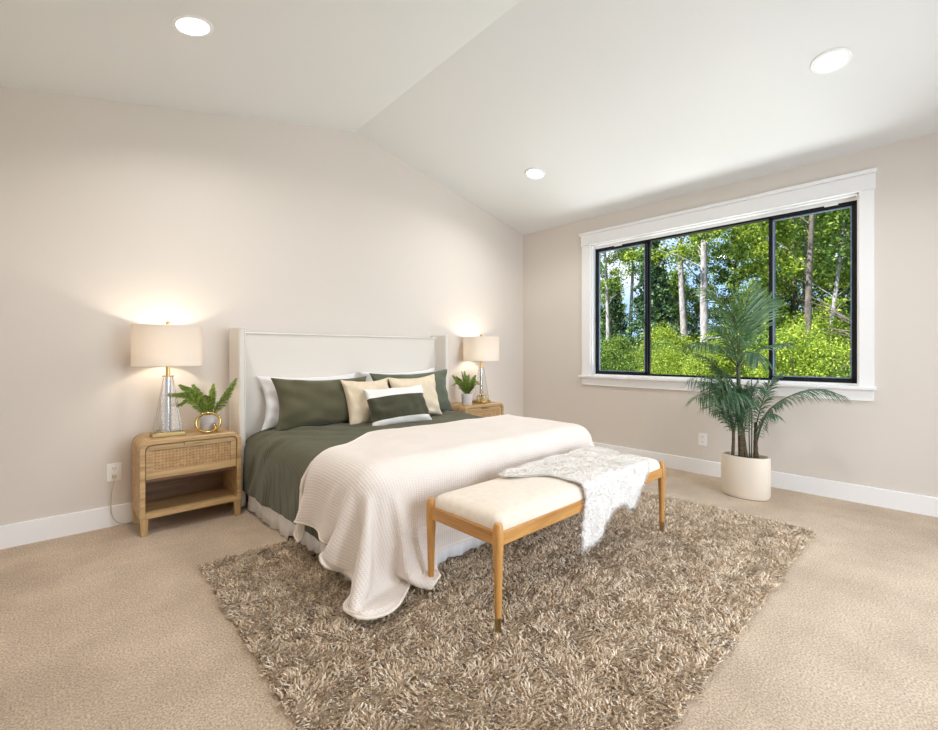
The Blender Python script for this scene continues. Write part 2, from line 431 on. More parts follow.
def drape(origin, e1, e2, nu, nv, d, sdfs, floor_z, mask=None, steps=200, iters=10, bend=0.15, fric=0.5, damp=0.985, seed=1, rest2=None, grav=0.0006, vmax=0.012, ff=0.25):
    g = np.random.default_rng(seed)
    U, V = np.meshgrid(np.arange(nu) * d, np.arange(nv) * d) if rest2 is None else rest2
    p = np.array(origin)[None, None] + U[..., None] * np.array(e1) + V[..., None] * np.array(e2)
    p[..., 2] += g.normal(0, 0.0015, p.shape[:2])
    prev = p.copy(); m = np.ones((nv, nu)) if mask is None else mask.astype(float)
    sets = []
    def S(a, b, k): sets.append((a, b, np.hypot(U[a] - U[b], V[a] - V[b])[..., None], k, (m[a] * m[b])[..., None]))
    s = slice
    for o in (0, 1):
        S((s(None), s(o, nu - 1, 2)), (s(None), s(o + 1, nu, 2)), 1.0)
        S((s(o, nv - 1, 2), s(None)), (s(o + 1, nv, 2), s(None)), 1.0)
        S((s(o, nv - 1, 2), s(0, nu - 1)), (s(o + 1, nv, 2), s(1, nu)), 0.45)
        S((s(o, nv - 1, 2), s(1, nu)), (s(o + 1, nv, 2), s(0, nu - 1)), 0.45)
    for o in range(4):
        na = len(range(o + 2, nu, 4)); S((s(None), s(o, o + 4 * (na - 1) + 1, 4)), (s(None), s(o + 2, nu, 4)), bend)
        na = len(range(o + 2, nv, 4)); S((s(o, o + 4 * (na - 1) + 1, 4), s(None)), (s(o + 2, nv, 4), s(None)), bend)
    for st in range(steps):
        vel = (p - prev) * damp; prev = p.copy()
        p = p + np.clip(vel, -vmax, vmax); p[..., 2] -= grav
        for it in range(iters):
            for a, b, rest, k, w in sets:
                A, B = p[a], p[b]; dl = B - A
                ln = np.sqrt((dl * dl).sum(-1, keepdims=True)) + 1e-9
                c = dl * ((ln - rest) / ln * 0.5 * k) * w
                p[a] = A + c; p[b] = B - c
        for f in sdfs:
            dd, nn = f(p); hit = dd < 0
            if hit.any():
                pp = p[hit] - nn[hit] * dd[hit][:, None]
                dv = pp - prev[hit]; tn = dv - nn[hit] * (dv * nn[hit]).sum(-1, keepdims=True)
                p[hit] = pp - tn * fric
        low = p[..., 2] < floor_z
        if low.any():
            p[low, 2] = floor_z; dv = p[low] - prev[low]; dv[:, 2] = 0; p[low] -= dv * ff
    return p, np.stack([U, V], -1)

# ------------------------------------------------------------------ room shell
XL, XR, YB, YF = -0.34, 4.64, 3.876, -1.30
HR, HP, HLf = 2.742, 3.276, 2.727
struct(MB().box(XL - .15, XR + .15, YF - .15, YB + .15, -0.12, 0).build('floor', M['carpet'], smooth=False))
def ridge_x(y): return 2.158 + (y - 3.876) * 0.0395
vs, fs = [], []
ys = np.linspace(YB + .15, YF - .15, 24)
for y in ys:
    rx = ridge_x(y)
    xa, za = XL - .15, HLf - .15 * .2197
    xb, zb = XR + .15, HR - .15 * .215
    vs += [(xa, y, za), (rx, y, HP), (xb, y, zb), (xb, y, zb + .22), (rx, y, HP + .22), (xa, y, za + .22)]
for i in range(len(ys) - 1):
    for k in range(6):
        a, b2 = i * 6 + k, i * 6 + (k + 1) % 6
        fs.append((a, b2, b2 + 6, a + 6))
fs += [tuple(reversed(range(6))), tuple(range(len(vs) - 6, len(vs)))]
struct(mesh_obj('ceiling', vs, fs, M['ceiling'], angle=8))
gable = [(XL - .15, -0.1), (XR + .15, -0.1), (XR + .15, HR + .05), (2.158, HP + .1), (XL - .15, HLf + .05)]
struct(MB().prism(gable, YB, YB + .15).build('wall_back', M['wall'], smooth=False))
# window wall with its opening
WY0, WY1, WZ0, WZ1 = 0.478, 2.856, 0.905, 2.425
w = MB()
w.box(XR, XR + .15, YF - .15, WY0, -.1, HR + .05); w.box(XR, XR + .15, WY1, YB + .15, -.1, HR + .05)
w.box(XR, XR + .15, WY0, WY1, -.1, WZ0); w.box(XR, XR + .15, WY0, WY1, WZ1, HR + .05)
struct(w.build('wall_right', M['wall'], smooth=False))
struct(MB().box(XL - .15, XL, YF - .15, YB + .15, -.1, HLf + .05).build('wall_left', M['wall'], smooth=False))
# wall behind the camera with an opening added for the rear fill light
w = MB()
PX0, PX1, PZ1 = 1.30, 3.60, 2.30
w.prism([(XL - .15, -.1), (PX0, -.1), (PX0, 3.3), (XL - .15, HLf + .05)], YF - .15, YF)
w.prism([(PX0, PZ1), (PX1, PZ1), (PX1, HR + .1), (ridge_x(YF), HP + .1), (PX0, 3.3)], YF - .15, YF)
w.prism([(PX1, -.1), (XR + .15, -.1), (XR + .15, HR + .05), (PX1, HR + .1)], YF - .15, YF)
struct(w.build('wall_front', M['wall'], smooth=False))
p2 = struct(empty('fill_window', (0, 0, 0)))  # unseen window added behind the camera to let the fill light in
f = MB()
for a, b_ in ((PX0, PX0 + .06), (2.42, 2.48), (PX1 - .06, PX1)): f.box(a, b_, YF - .1, YF - .04, 0, PZ1)
f.box(PX0, PX1, YF - .1, YF - .04, 0, .07); f.box(PX0, PX1, YF - .1, YF - .04, PZ1 - .07, PZ1)
f.build('frame', M['black'], p2, smooth=False)
MB().box(PX0 + .05, PX1 - .05, YF - .075, YF - .069, .06, PZ1 - .06).build('pane', M['glass'], p2, smooth=False)

def baseboard(name, x0, x1, y0, y1):
    struct(MB().box(x0, x1, y0, y1, -.01, .137).build(name, M['trim'], bevel=.004))
baseboard('baseboard_back', XL, XR, YB - .016, YB + .01)
baseboard('baseboard_right', XR - .016, XR + .01, YF, YB - .016)
baseboard('baseboard_left', XL - .01, XL + .016, YF, YB - .016)

# window casing
cs = MB()
X0 = XR - .02
cs.box(X0, XR + .005, WY1, 2.968, .905, 2.428)        # far side casing
cs.box(X0, XR + .005, .388, WY0, .905, 2.428)         # near side casing
cs.box(X0 - .004, XR + .005, .380, 2.978, 2.425, 2.548)  # head board
struct(cs.build('trim_1', M['trim'], bevel=.003))
struct(MB().box(X0 - .022, XR + .005, .368, 2.992, 2.548, 2.578).box(X0 - .014, XR + .005, .385, 2.978, 2.426, 2.440).build('trim_2', M['trim'], bevel=.003))
struct(MB().box(XR + .002, XR + .09, WY0 + .001, WY1 - .001, .886, .9095).box(X0 - .035, XR + .004, .372, 2.992, .885, .91)
       .box(X0, XR + .005, .392, 2.97, .797, .886).build('trim_3', M['trim'], bevel=.004))
# painted jamb returns
struct(MB().box(XR + .003, XR + .12, WY1 - .012, WY1 + .003, WZ0, WZ1).box(XR + .003, XR + .12, WY0 - .003, WY0 + .012, WZ0, WZ1)
       .box(XR + .003, XR + .12, WY0, WY1, WZ1 - .012, WZ1 + .003).box(XR + .074, XR + .145, WY0, WY1, 2.388, WZ1 + .003).box(XR + .074, XR + .145, WY0, WY1, .885, .926).build('trim_4', M['trim'], smooth=False))
# the slider window itself
win = struct(empty('window_1', (XR + .08, 0, 0)))
A, B, ZA, ZB = WY0 + .013, WY1 - .018, .924, 2.390
f = MB(); fx0, fx1 = -.005, .06; t_ = .022
f.box(fx0, fx1, A, A + t_, ZA, ZB).box(fx0, fx1, B - t_, B, ZA, ZB).box(fx0, fx1, A, B, ZA, ZA + t_).box(fx0, fx1, A, B, ZB - t_, ZB)
f.build('window_frame', M['black'], win, bevel=.003)
Y1_, Y2_ = 1.085, 2.228
for nm, a, b_, xo in (('sash', A + t_ * .6, Y1_ + .012, -.004), ('sash', Y2_ - .012, B - t_ * .6, -.004)):
    s_ = MB(); q = .026
    s_.box(xo, xo + .03, a, a + q, ZA + .012, ZB - .012).box(xo, xo + .03, b_ - q, b_, ZA + .012, ZB - .012)
    s_.box(xo, xo + .03, a, b_, ZA + .012, ZA + .012 + q).box(xo, xo + .03, a, b_, ZB - .012 - q, ZB - .012)
    so = s_.build(nm, M['black'], win, bevel=.003)
    bd = MB(); e = .009; a2, b2, z2, z3 = a + q, b_ - q, ZA + .012 + q, ZB - .012 - q
    bd.box(xo + .004, xo + .022, a2, a2 + e, z2, z3).box(xo + .004, xo + .022, b2 - e, b2, z2, z3).box(xo + .004, xo + .022, a2, b2, z2, z2 + e).box(xo + .004, xo + .022, a2, b2, z3 - e, z3)
    bd.build('bead_reflection', M['bluegrey'], so, smooth=False)  # strips that carry the painted blue edge reflection
    MB().box(xo + .012, xo + .016, a2, b2, z2, z3).build('pane', M['glass'], so, smooth=False)
c_ = MB(); xo = .028
for yy in (Y1_, Y2_): c_.box(xo, xo + .03, yy - .024, yy + .024, ZA + .02, ZB - .02)
c_.build('mullion', M['black'], win, bevel=.003)
MB().box(xo + .012, xo + .016, Y1_ + .02, Y2_ - .02, ZA + .03, ZB - .03).build('pane', M['glass'], win, smooth=False)
MB().box(-.022, -.004, Y2_ - .004, Y2_ + .012, 1.46, 1.54).build('latch', M['black'], win, bevel=.004)
for yy in (.66, 2.55): MB().box(-.022, .0, yy - .045, yy + .045, ZB - .014, ZB + .004).build('vent_clip', M['white_plastic'], win, bevel=.003)

# ------------------------------------------------------------------ recessed lights
def downlight(x, y, label, side):
    if side == 'R': z = HR + (x - XR) * (HR - HP) / (XR - ridge_x(y)); sl = math.atan((HP - HR) / (XR - ridge_x(y)))
    else: z = HP + (x - ridge_x(y)) * .2197; sl = -math.atan(.2197)
    e = thing('recessed_light', label, 'ceiling light', (x, y, z - .001), 0, 'recessed ceiling lights')
    e.rotation_euler = (0, sl, 0)
    MB().lathe([(.078, -.004), (.080, -.009), (.100, -.006), (.102, 0.002), (.078, .002)], 40, closed=True).build('trim_ring', M['trim'], e)
    MB().lathe([(0, -.010), (.05, -.009), (.0785, -.005), (.0785, .001), (0, .001)], 40).build('lens', M['lens'], e)
    L = light('downlight_lamp', 'AREA', (0, 0, -.02), DOWNLIGHT_W, (1.0, .97, .95), e, shape='DISK', size=.15, spread=2.65)
    return e
downlight(.585, 2.80, 'round recessed downlight in the left ceiling slope above the headboard wall lamp', 'L')
downlight(3.53, .495, 'round recessed downlight in the right ceiling slope nearest the camera', 'R')
downlight(3.576, 2.834, 'small-looking round recessed downlight in the right ceiling slope near the room corner', 'R')
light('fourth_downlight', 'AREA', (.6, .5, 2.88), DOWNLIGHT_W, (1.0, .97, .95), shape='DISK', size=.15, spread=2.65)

# ------------------------------------------------------------------ rug
rug = thing('shag_rug', 'large taupe shag rug on the beige carpet under bed and bench', 'rug')
RX0, RX1, RY0, RY1 = .60, 3.66, .60, 2.78
rs = np.array([[.625, 2.78], [3.665, 2.80], [3.635, .60], [.545, .585]])
MB().add([(x, y, .0) for x, y in rs] + [(x, y, .012) for x, y in rs], [(0, 1, 2, 3), (7, 6, 5, 4), (0, 4, 5, 1), (1, 5, 6, 2), (2, 6, 7, 3), (3, 7, 4, 0)]).build('backing', M['rug_base'], rug, smooth=False)
def value_noise(x, y, s, seed):
    g = np.random.default_rng(seed); T = g.random((64, 64))
    u, v = x / s, y / s; i, j = np.floor(u).astype(int), np.floor(v).astype(int); fu, fv = u - i, v - j
    fu, fv = fu * fu * (3 - 2 * fu), fv * fv * (3 - 2 * fv)
    a = T[i % 64, j % 64] * (1 - fu) + T[(i + 1) % 64, j % 64] * fu
    b = T[i % 64, (j + 1) % 64] * (1 - fu) + T[(i + 1) % 64, (j + 1) % 64] * fu
    return a * (1 - fv) + b * fv
def strands(base, nrm, length, rad, lean, nseg=3, curl=0.4, sides=3, taper=0.5):
    """many little yarns as one mesh: base (N,3), unit up nrm (N,3), lean (N,3) sideways pull"""
    N = len(base)
    rndd = rng.normal(0, 1, (N, 3)); rndd -= nrm * (rndd * nrm).sum(1, keepdims=True)
    ts = np.linspace(0, 1, nseg + 1); rows = []
    for t in ts:
        c = base + nrm * (length * (t - 0.35 * t * t * np.linalg.norm(lean, axis=1)))[:, None] + lean * (length * t * t)[:, None] + rndd * (length * curl * math.sin(t * 2.6) * 0.35)[:, None]
        rows.append(c)
    rows = np.stack(rows, 1)
    a = np.cross(nrm, rng.normal(0, 1, (N, 3))); a /= np.linalg.norm(a, axis=1, keepdims=True) + 1e-9
    b = np.cross(nrm, a)
    V = []
    for k in range(sides):
        an = 2 * PI * k / sides
        V.append(rows + (a * math.cos(an) + b * math.sin(an))[:, None, :] * (rad[:, None] * (1 - (1 - taper) * ts[None] ** 2))[..., None])
    V = np.stack(V, 2)                                   # N, nseg+1, sides, 3
    idx = np.arange(N * (nseg + 1) * sides).reshape(N, nseg + 1, sides)
    F = []
    for sgm in range(nseg):
        for k in range(sides):
            F.append(np.stack([idx[:, sgm, k], idx[:, sgm, (k + 1) % sides], idx[:, sgm + 1, (k + 1) % sides], idx[:, sgm + 1, k]], -1))
    if sides == 3:
        F.append(np.stack([idx[:, -1, 0], idx[:, -1, 1], idx[:, -1, 2], idx[:, -1, 2]], -1)[:0])
    return V.reshape(-1, 3), np.concatenate(F)
gs = .0112
gx, gy = np.meshgrid(np.arange(0, 1, gs / 3.06), np.arange(0, 1, gs / 2.19))
gx = (gx + rng.normal(0, .3, gx.shape) * gs / 3.06).ravel().clip(0, 1); gy = (gy + rng.normal(0, .3, gy.shape) * gs / 2.19).ravel().clip(0, 1)
P4 = rs
pt = (P4[3] * (1 - gx)[:, None] + P4[2] * gx[:, None]) * (1 - gy)[:, None] + (P4[0] * (1 - gx)[:, None] + P4[1] * gx[:, None]) * gy[:, None]
hid = (pt[:, 0] > 1.35) & (pt[:, 0] < 2.85) & (pt[:, 1] > 2.2)
pt = pt[~hid]; gx, gy = gx[~hid], gy[~hid]
N = len(pt)
ang = 2 * PI * (value_noise(pt[:, 0], pt[:, 1], .09, 3) * 1.4 + value_noise(pt[:, 0], pt[:, 1], .035, 5) * .7)
mag = .25 + .6 * value_noise(pt[:, 0], pt[:, 1], .05, 9)
lean = np.stack([np.cos(ang) * mag, np.sin(ang) * mag - .12, np.zeros(N)], 1)
lean[:, 0] += np.where(gx < .012, -.5, 0) + np.where(gx > .988, .5, 0)
lean[:, 1] += np.where(gy < .012, -.5, 0)
ln = .013 + .010 * value_noise(pt[:, 0] * .3 + 9, pt[:, 1], .05, 17) + .005 * value_noise(pt[:, 0] + 9, pt[:, 1], .03, 18) + rng.normal(0, .002, N)
V, F = strands(np.column_stack([pt, np.full(N, .008)]), np.tile([0, 0, 1.], (N, 1)), ln, rng.uniform(.0034, .0052, N), lean, 2, 1.5, taper=.8)
o = mesh_obj('pile', V, F, M['rug'], rug, smooth=False); o['kind'] = 'stuff'

# ------------------------------------------------------------------ bed
bed = thing('bed', 'king bed with tall cream upholstered wingback headboard and white skirt', 'bed', (2.075, 2.8, 0))
bed.location = (0, 0, 0)
BX0, BX1, BY0, BY1 = 1.10, 3.05, 1.86, 3.745
hb = MB().box(1.10, 3.05, 3.755, 3.84, .12, 1.335).build('headboard_panel', M['upholstery'], bed, bevel=.02, seg=3)
pp = MB(); pp.tube([(1.10, 3.752, 1.325), (3.05, 3.752, 1.325)], .007, 8); pp.tube([(1.104, 3.754, .6), (1.104, 3.754, 1.325)], .006, 8); pp.tube([(3.046, 3.754, .6), (3.046, 3.754, 1.325)], .006, 8)
pp.build('piping', M['upholstery'], hb)
for xa, xb in ((1.05, 1.10), (3.05, 3.10)):
    wg = MB().box(xa, xb, 3.60, 3.85, 0.02, 1.36).build('headboard_wing', M['upholstery'], bed, bevel=.012, seg=3)
    MB().tube([(xa + .008, 3.60, .06), (xa + .008, 3.60, 1.352), (xb - .008, 3.60, 1.352), (xb - .008, 3.60, .06)], .005, 8).build('piping', M['upholstery'], wg)
MB().box(BX0 + .045, BX1 - .045, BY0 + .045, BY1, .05, .30).build('box_spring', M['skirt'], bed, bevel=.02)
MB().box(BX0 + .04, BX1 - .04, BY0 + .04, BY1, .30, .548).build('mattress', M['sheet'], bed, bevel=.115, seg=5)
for x in (BX0 + .12, BX1 - .12):
    for y in (BY0 + .15, BY1 - .1): MB().box(x - .03, x + .03, y - .03, y + .03, 0, .06).build('leg', M['dark_slot'], bed)
# pleated skirt round three sides
path = []
def seg_pts(a, b, n): return [(a[0] + (b[0] - a[0]) * i / n, a[1] + (b[1] - a[1]) * i / n) for i in range(n)]
sx0, sx1, sy0 = BX0 + .022, BX1 - .022, BY0 + .022
path = seg_pts((sx0, 3.56), (sx0, sy0), 130) + seg_pts((sx0, sy0), (sx1, sy0), 150) + seg_pts((sx1, sy0), (sx1, 3.56), 130)
vs, fs = [], []
rows = 6
for i, (x, y) in enumerate(path):
    nx, ny = (-1, 0) if i < 130 else ((0, -1) if i < 280 else (1, 0))
    wv = .008 * math.sin(i * .55) + .006 * math.sin(i * .23 + 1) + .004 * math.sin(i * 1.3)
    for r in range(rows):
        k = r / (rows - 1)
        onrug = y < 2.79
        zb_ = .046 if onrug else .006
        zz = .34 + (zb_ + .006 * math.sin(i * .31) - .34) * k
        vs.append((x + nx * (wv * k + .012 * k), y + ny * (wv * k + .012 * k), zz))
for i in range(len(path) - 1):
    for r in range(rows - 1):
        a = i * rows + r; fs.append((a, a + 1, a + rows + 1, a + rows))
sk = mesh_obj('bed_skirt', vs, fs, M['skirt'], bed, angle=None)
md = sk.modifiers.new('thick', 'SOLIDIFY'); md.thickness = .004; md.offset = 1

# duvet
d = .026
nu, nv = int((1.95 + .31 * 2 + .10) / d), int((3.66 - BY0 - .03) / d)
x00 = 2.075 - (nu - 1) * d / 2
uu, vv = np.meshgrid(np.arange(nu), np.arange(nv))
mask = np.ones(uu.shape, bool)
duv_box = rbox((BX0 + .005, BY0 + .01, .1), (BX1 - .005, 4.2, .578), .14)
P, UV = drape((x00, 3.66, .60), (1, 0, 0), (0, -1, 0), nu, nv, d, [duv_box], .06, mask=mask, steps=190, iters=9, bend=.30, fric=.6, seed=3)
Xg, Yg = P[..., 0], P[..., 1]
# loft of the filling: soft puffs and creases, kept thin where the blanket lies
n1 = value_noise(Xg * 1.0 + 7, Yg + 3 + P[..., 2], .22, 21) + .5 * value_noise(Xg + 2, Yg * 1.4 + P[..., 2], .11, 22)
head = np.clip((Yg - 2.86) / .25, 0, 1)
side = np.clip((.56 - P[..., 2]) / .2, 0, 1)
creases = np.sin((Yg * .8 + Xg * .9) * 26 + 4 * n1) * .011 * np.clip((Yg - 2.82) / .3, 0, 1) * np.exp(-((Xg - 1.35) / .28) ** 2)
puff = (n1 - .62) * (.008 + .026 * head) + creases + .010 * side * head
def normals_of(P):
    du = np.gradient(P, axis=1); dv = np.gradient(P, axis=0); nn = np.cross(dv, du); nn /= np.linalg.norm(nn, axis=-1, keepdims=True) + 1e-9
    return nn
nn = normals_of(P)
if nn[nv // 2, nu // 2, 2] < 0: nn = -nn
P = P + nn * puff[..., None]
F = grid_faces(nv, nu, mask)
v_, f_, uv_ = compact(P.reshape(-1, 3), F, UV.reshape(-1, 2))
duv = mesh_obj('duvet', v_, f_[:, ::-1] if nn[0, 0, 2] else f_, M['olive'], uv=uv_, angle=None)
tag(duv, 'olive green corded duvet over the king bed, hanging down its side beside the nightstand', 'duvet')
md = duv.modifiers.new('sub', 'SUBSURF'); md.levels = 1; md.render_levels = 2
md = duv.modifiers.new('thick', 'SOLIDIFY'); md.thickness = .016; md.offset = 0

# waffle blanket over the foot of the bed
d = .0205
wdt, lng = 2.70, 1.46
nu, nv = int(wdt / d) + 1, int(lng / d) + 1
an = math.radians(-4)
e1, e2 = (math.cos(an), math.sin(an), 0), (math.sin(an), -math.cos(an), 0)
def ss(x): x = np.clip(x, 0, 1); return x * x * (3 - 2 * x)
u_ = np.arange(nu) * d; ur = u_[-1] - u_
# the blanket lies casually: its upper edge dips at the mattress shoulder, its corners are rounded
v0 = .38 * ss(u_ / .35) * ss((.86 - u_) / .46)
v1 = lng - .20 + np.sqrt(np.clip(.20 ** 2 - np.clip(.20 - u_, 0, .2) ** 2, 0, None)) - .45 + np.sqrt(np.clip(.45 ** 2 - np.clip(.45 - ur, 0, .45) ** 2, 0, None)) - .155 * ss((u_ - .56) / .22)
vf = np.linspace(0, 1, nv)[:, None]
RV = v0 + (v1 - v0) * vf
RU = u_[None] + .12 * np.clip(1 - vf / .55, 0, 1) * (1 - u_[None] / wdt) ** 3
bl_box = rbox((BX0 - .032, BY0 - .03, .1), (BX1 + .032, 4.2, .622), .135)
P, UV = drape((.80, 2.88, .655), e1, e2, nu, nv, d, [bl_box, vpost(1.355, 1.71, .045, .5)], .055, steps=320, iters=16, bend=.06, fric=.55, seed=5, rest2=(RU, RV))
# let the side hem hang smoothly
Q = P.copy()
for _k in range(14): Q[1:-1] = (Q[:-2] + 2 * Q[1:-1] + Q[2:]) / 4
wq = (np.clip((.34 - u_) / .2, 0, 1)[None] * np.clip((.60 - vf) / .15, 0, 1) * np.clip(vf / .06, 0, 1))[..., None]
P = P * (1 - wq) + Q * wq
nn = normals_of(P)
if nn[nv // 2, nu // 2, 2] < 0: nn = -nn
P = P + nn * ((value_noise(P[..., 0] + 5, P[..., 1] + 5, .16, 33) - .5) * .012 + (value_noise(P[..., 0] + 5, P[..., 1] + 5, .07, 34) - .5) * .005)[..., None]
v_, f_, uv_ = compact(P.reshape(-1, 3), grid_faces(nv, nu), UV.reshape(-1, 2))
bl = mesh_obj('waffle_blanket', v_, f_, M['waffle'], uv=uv_, angle=None)
tag(bl, 'off-white waffle-weave blanket draped over the foot of the green bed down to the rug', 'blanket')
md = bl.modifiers.new('sub', 'SUBSURF'); md.levels = 1; md.render_levels = 2
md = bl.modifiers.new('thick', 'SOLIDIFY'); md.thickness = .009; md.offset = 0
def rim(f):
    e = np.concatenate([f[:, [0, 1]], f[:, [1, 2]], f[:, [2, 3]], f[:, [3, 0]]]); es = {tuple(q) for q in e}
    nx = {a: b for a, b in es if (b, a) not in es}
    st = next(iter(nx)); out = [st]
    while nx[out[-1]] != st and len(out) < 5000: out.append(nx[out[-1]])
    return out
edge = [v_[i] for i in rim(f_)]
MB().tube(edge, .0075, 8, closed=True).build('hem', M['hem'], bl, angle=None)

# ------------------------------------------------------------------ pillows
def pillow_mesh(w, h, t, seed, pinch=.14, nu=44, nv=36, sag=0.0, wr=1.0):
    g = np.random.default_rng(seed)
    u = np.sin(np.linspace(-PI / 2, PI / 2, nu)) * .5 + np.linspace(-1, 1, nu) * .5
    v = np.sin(np.linspace(-PI / 2, PI / 2, nv)) * .5 + np.linspace(-1, 1, nv) * .5
    U, V = np.meshgrid(u, v)
    x = w / 2 * U * (1 - pinch * (1 - V ** 2) * np.abs(U) ** 3); y = h / 2 * V * (1 - pinch * 1.2 * (1 - U ** 2) * np.abs(V) ** 3)
    y = y - sag * (1 - U ** 2) * np.clip(V, 0, 1)
    th = t / 2 * np.clip((1 - U ** 2), 0, 1) ** .42 * np.clip((1 - V ** 2), 0, 1) ** .42
    ph = g.uniform(0, 6, 8)
    edge_ = np.clip(np.maximum(np.abs(U), np.abs(V)) - .35, 0, 1)
    wrk = (np.sin(V * 13 + U * 5 + ph[0]) * .5 + np.sin(V * 7 - U * 9 + ph[1]) * .5 + np.sin(U * 15 + V * 3 + ph[2]) * .4) * edge_ * .015 * wr * (th > 1e-6)
    wrk += (value_noise(U * 2 + 9, V * 2 + 9, .7, seed + 40) - .5) * .03 * wr * (th / (t / 2 + 1e-9))
    zf = th + wrk; zb = -th * .9
    zb[0] = zf[0]; zb[-1] = zf[-1]; zb[:, 0] = zf[:, 0]; zb[:, -1] = zf[:, -1]
    return np.stack([x, y, zf], -1), np.stack([x, y, zb], -1), U, V

def pillow(name, label, cat, mat, w, h, t, bx, by, bz, lean, yaw=0, roll=0, seed=1, band=None, piping=None, **kw):
    """(bx,by,bz) = middle of the lower edge; lean = degrees back from upright, yaw about z, roll in its own plane"""
    Fp, Bp, U, V = pillow_mesh(w, h, t, seed, **kw)
    nv_, nu_ = U.shape
    F0 = grid_faces(nv_, nu_)
    Va = np.concatenate([Fp.reshape(-1, 3), Bp.reshape(-1, 3)]); Fa = np.concatenate([F0, F0[:, ::-1] + nv_ * nu_])
    R_ = Matrix.Rotation(math.radians(yaw), 3, 'Z') @ Matrix.Rotation(math.radians(90 - lean), 3, 'X') @ Matrix.Rotation(math.radians(roll), 3, 'Z')
    up = R_ @ Vector((0, 1, 0))
    def mk(nm, faces, mt, par):
        v2, f2, _ = compact(Va, faces); o = mesh_obj(nm, v2, f2, mt, par, angle=None)
        import bmesh
        bm = bmesh.new(); bm.from_mesh(o.data); bmesh.ops.remove_doubles(bm, verts=bm.verts, dist=1e-5); bm.to_mesh(o.data); bm.free()
        md = o.modifiers.new('sub', 'SUBSURF'); md.levels = 1; md.render_levels = 1
        return o
    cen = Vector((bx, by, bz)) + up * (h / 2)
    if band:
        vb = np.concatenate([V.ravel(), V.ravel()])
        mid = vb[Fa].mean(1); inb = (mid > band[0]) & (mid < band[1])
        o = mk(name, Fa[~inb], mat, None); mk('centre_band', Fa[inb], M['band'], o)
    else:
        o = mk(name, Fa, mat, None)
    o.matrix_world = Matrix.Translation(cen) @ R_.to_4x4()
    tag(o, label, cat)
    return o
pillow('bed_pillow', 'white bed pillow leaning on the headboard behind the long green sham nearest the nightstand', 'pillow', M['sheet'], .88, .44, .19, 1.64, 3.60, .568, 14, seed=2, roll=0)
pillow('bed_pillow', 'white bed pillow behind the green sham on the far half of the bed', 'pillow', M['sheet'], .90, .44, .19, 2.55, 3.62, .578, 10, seed=3, roll=1.0)
pillow('green_sham', 'long olive green sham nearest the cane nightstand, half covered by a cream cushion', 'pillow', M['olive_sham'], .84, .43, .21, 1.66, 3.43, .560, 14, seed=4, roll=-1)
pillow('green_sham', 'olive green sham on the far half of the bed, beside the far nightstand', 'pillow', M['olive_teal'], .92, .44, .19, 2.56, 3.43, .572, 12, seed=5, roll=1)
pillow('cream_cushion', 'square cream cushion overlapping the green sham nearest the cane nightstand', 'cushion', M['cream'], .47, .42, .15, 2.00, 3.27, .560, 20, yaw=2, seed=6)
pillow('cream_cushion', 'square cream cushion on the far half of the bed, mostly hidden by the lumbar cushion', 'cushion', M['cream'], .52, .41, .15, 2.47, 3.26, .575, 17, yaw=-2, seed=7, roll=2)
pillow('lumbar_cushion', 'white lumbar cushion with a broad dark olive band, frontmost on the bed', 'cushion', M['pillow_white'], .60, .345, .15, 2.15, 3.06, .572, 24, yaw=0, seed=8, roll=1.2, band=(-.62, .48), pinch=.09)

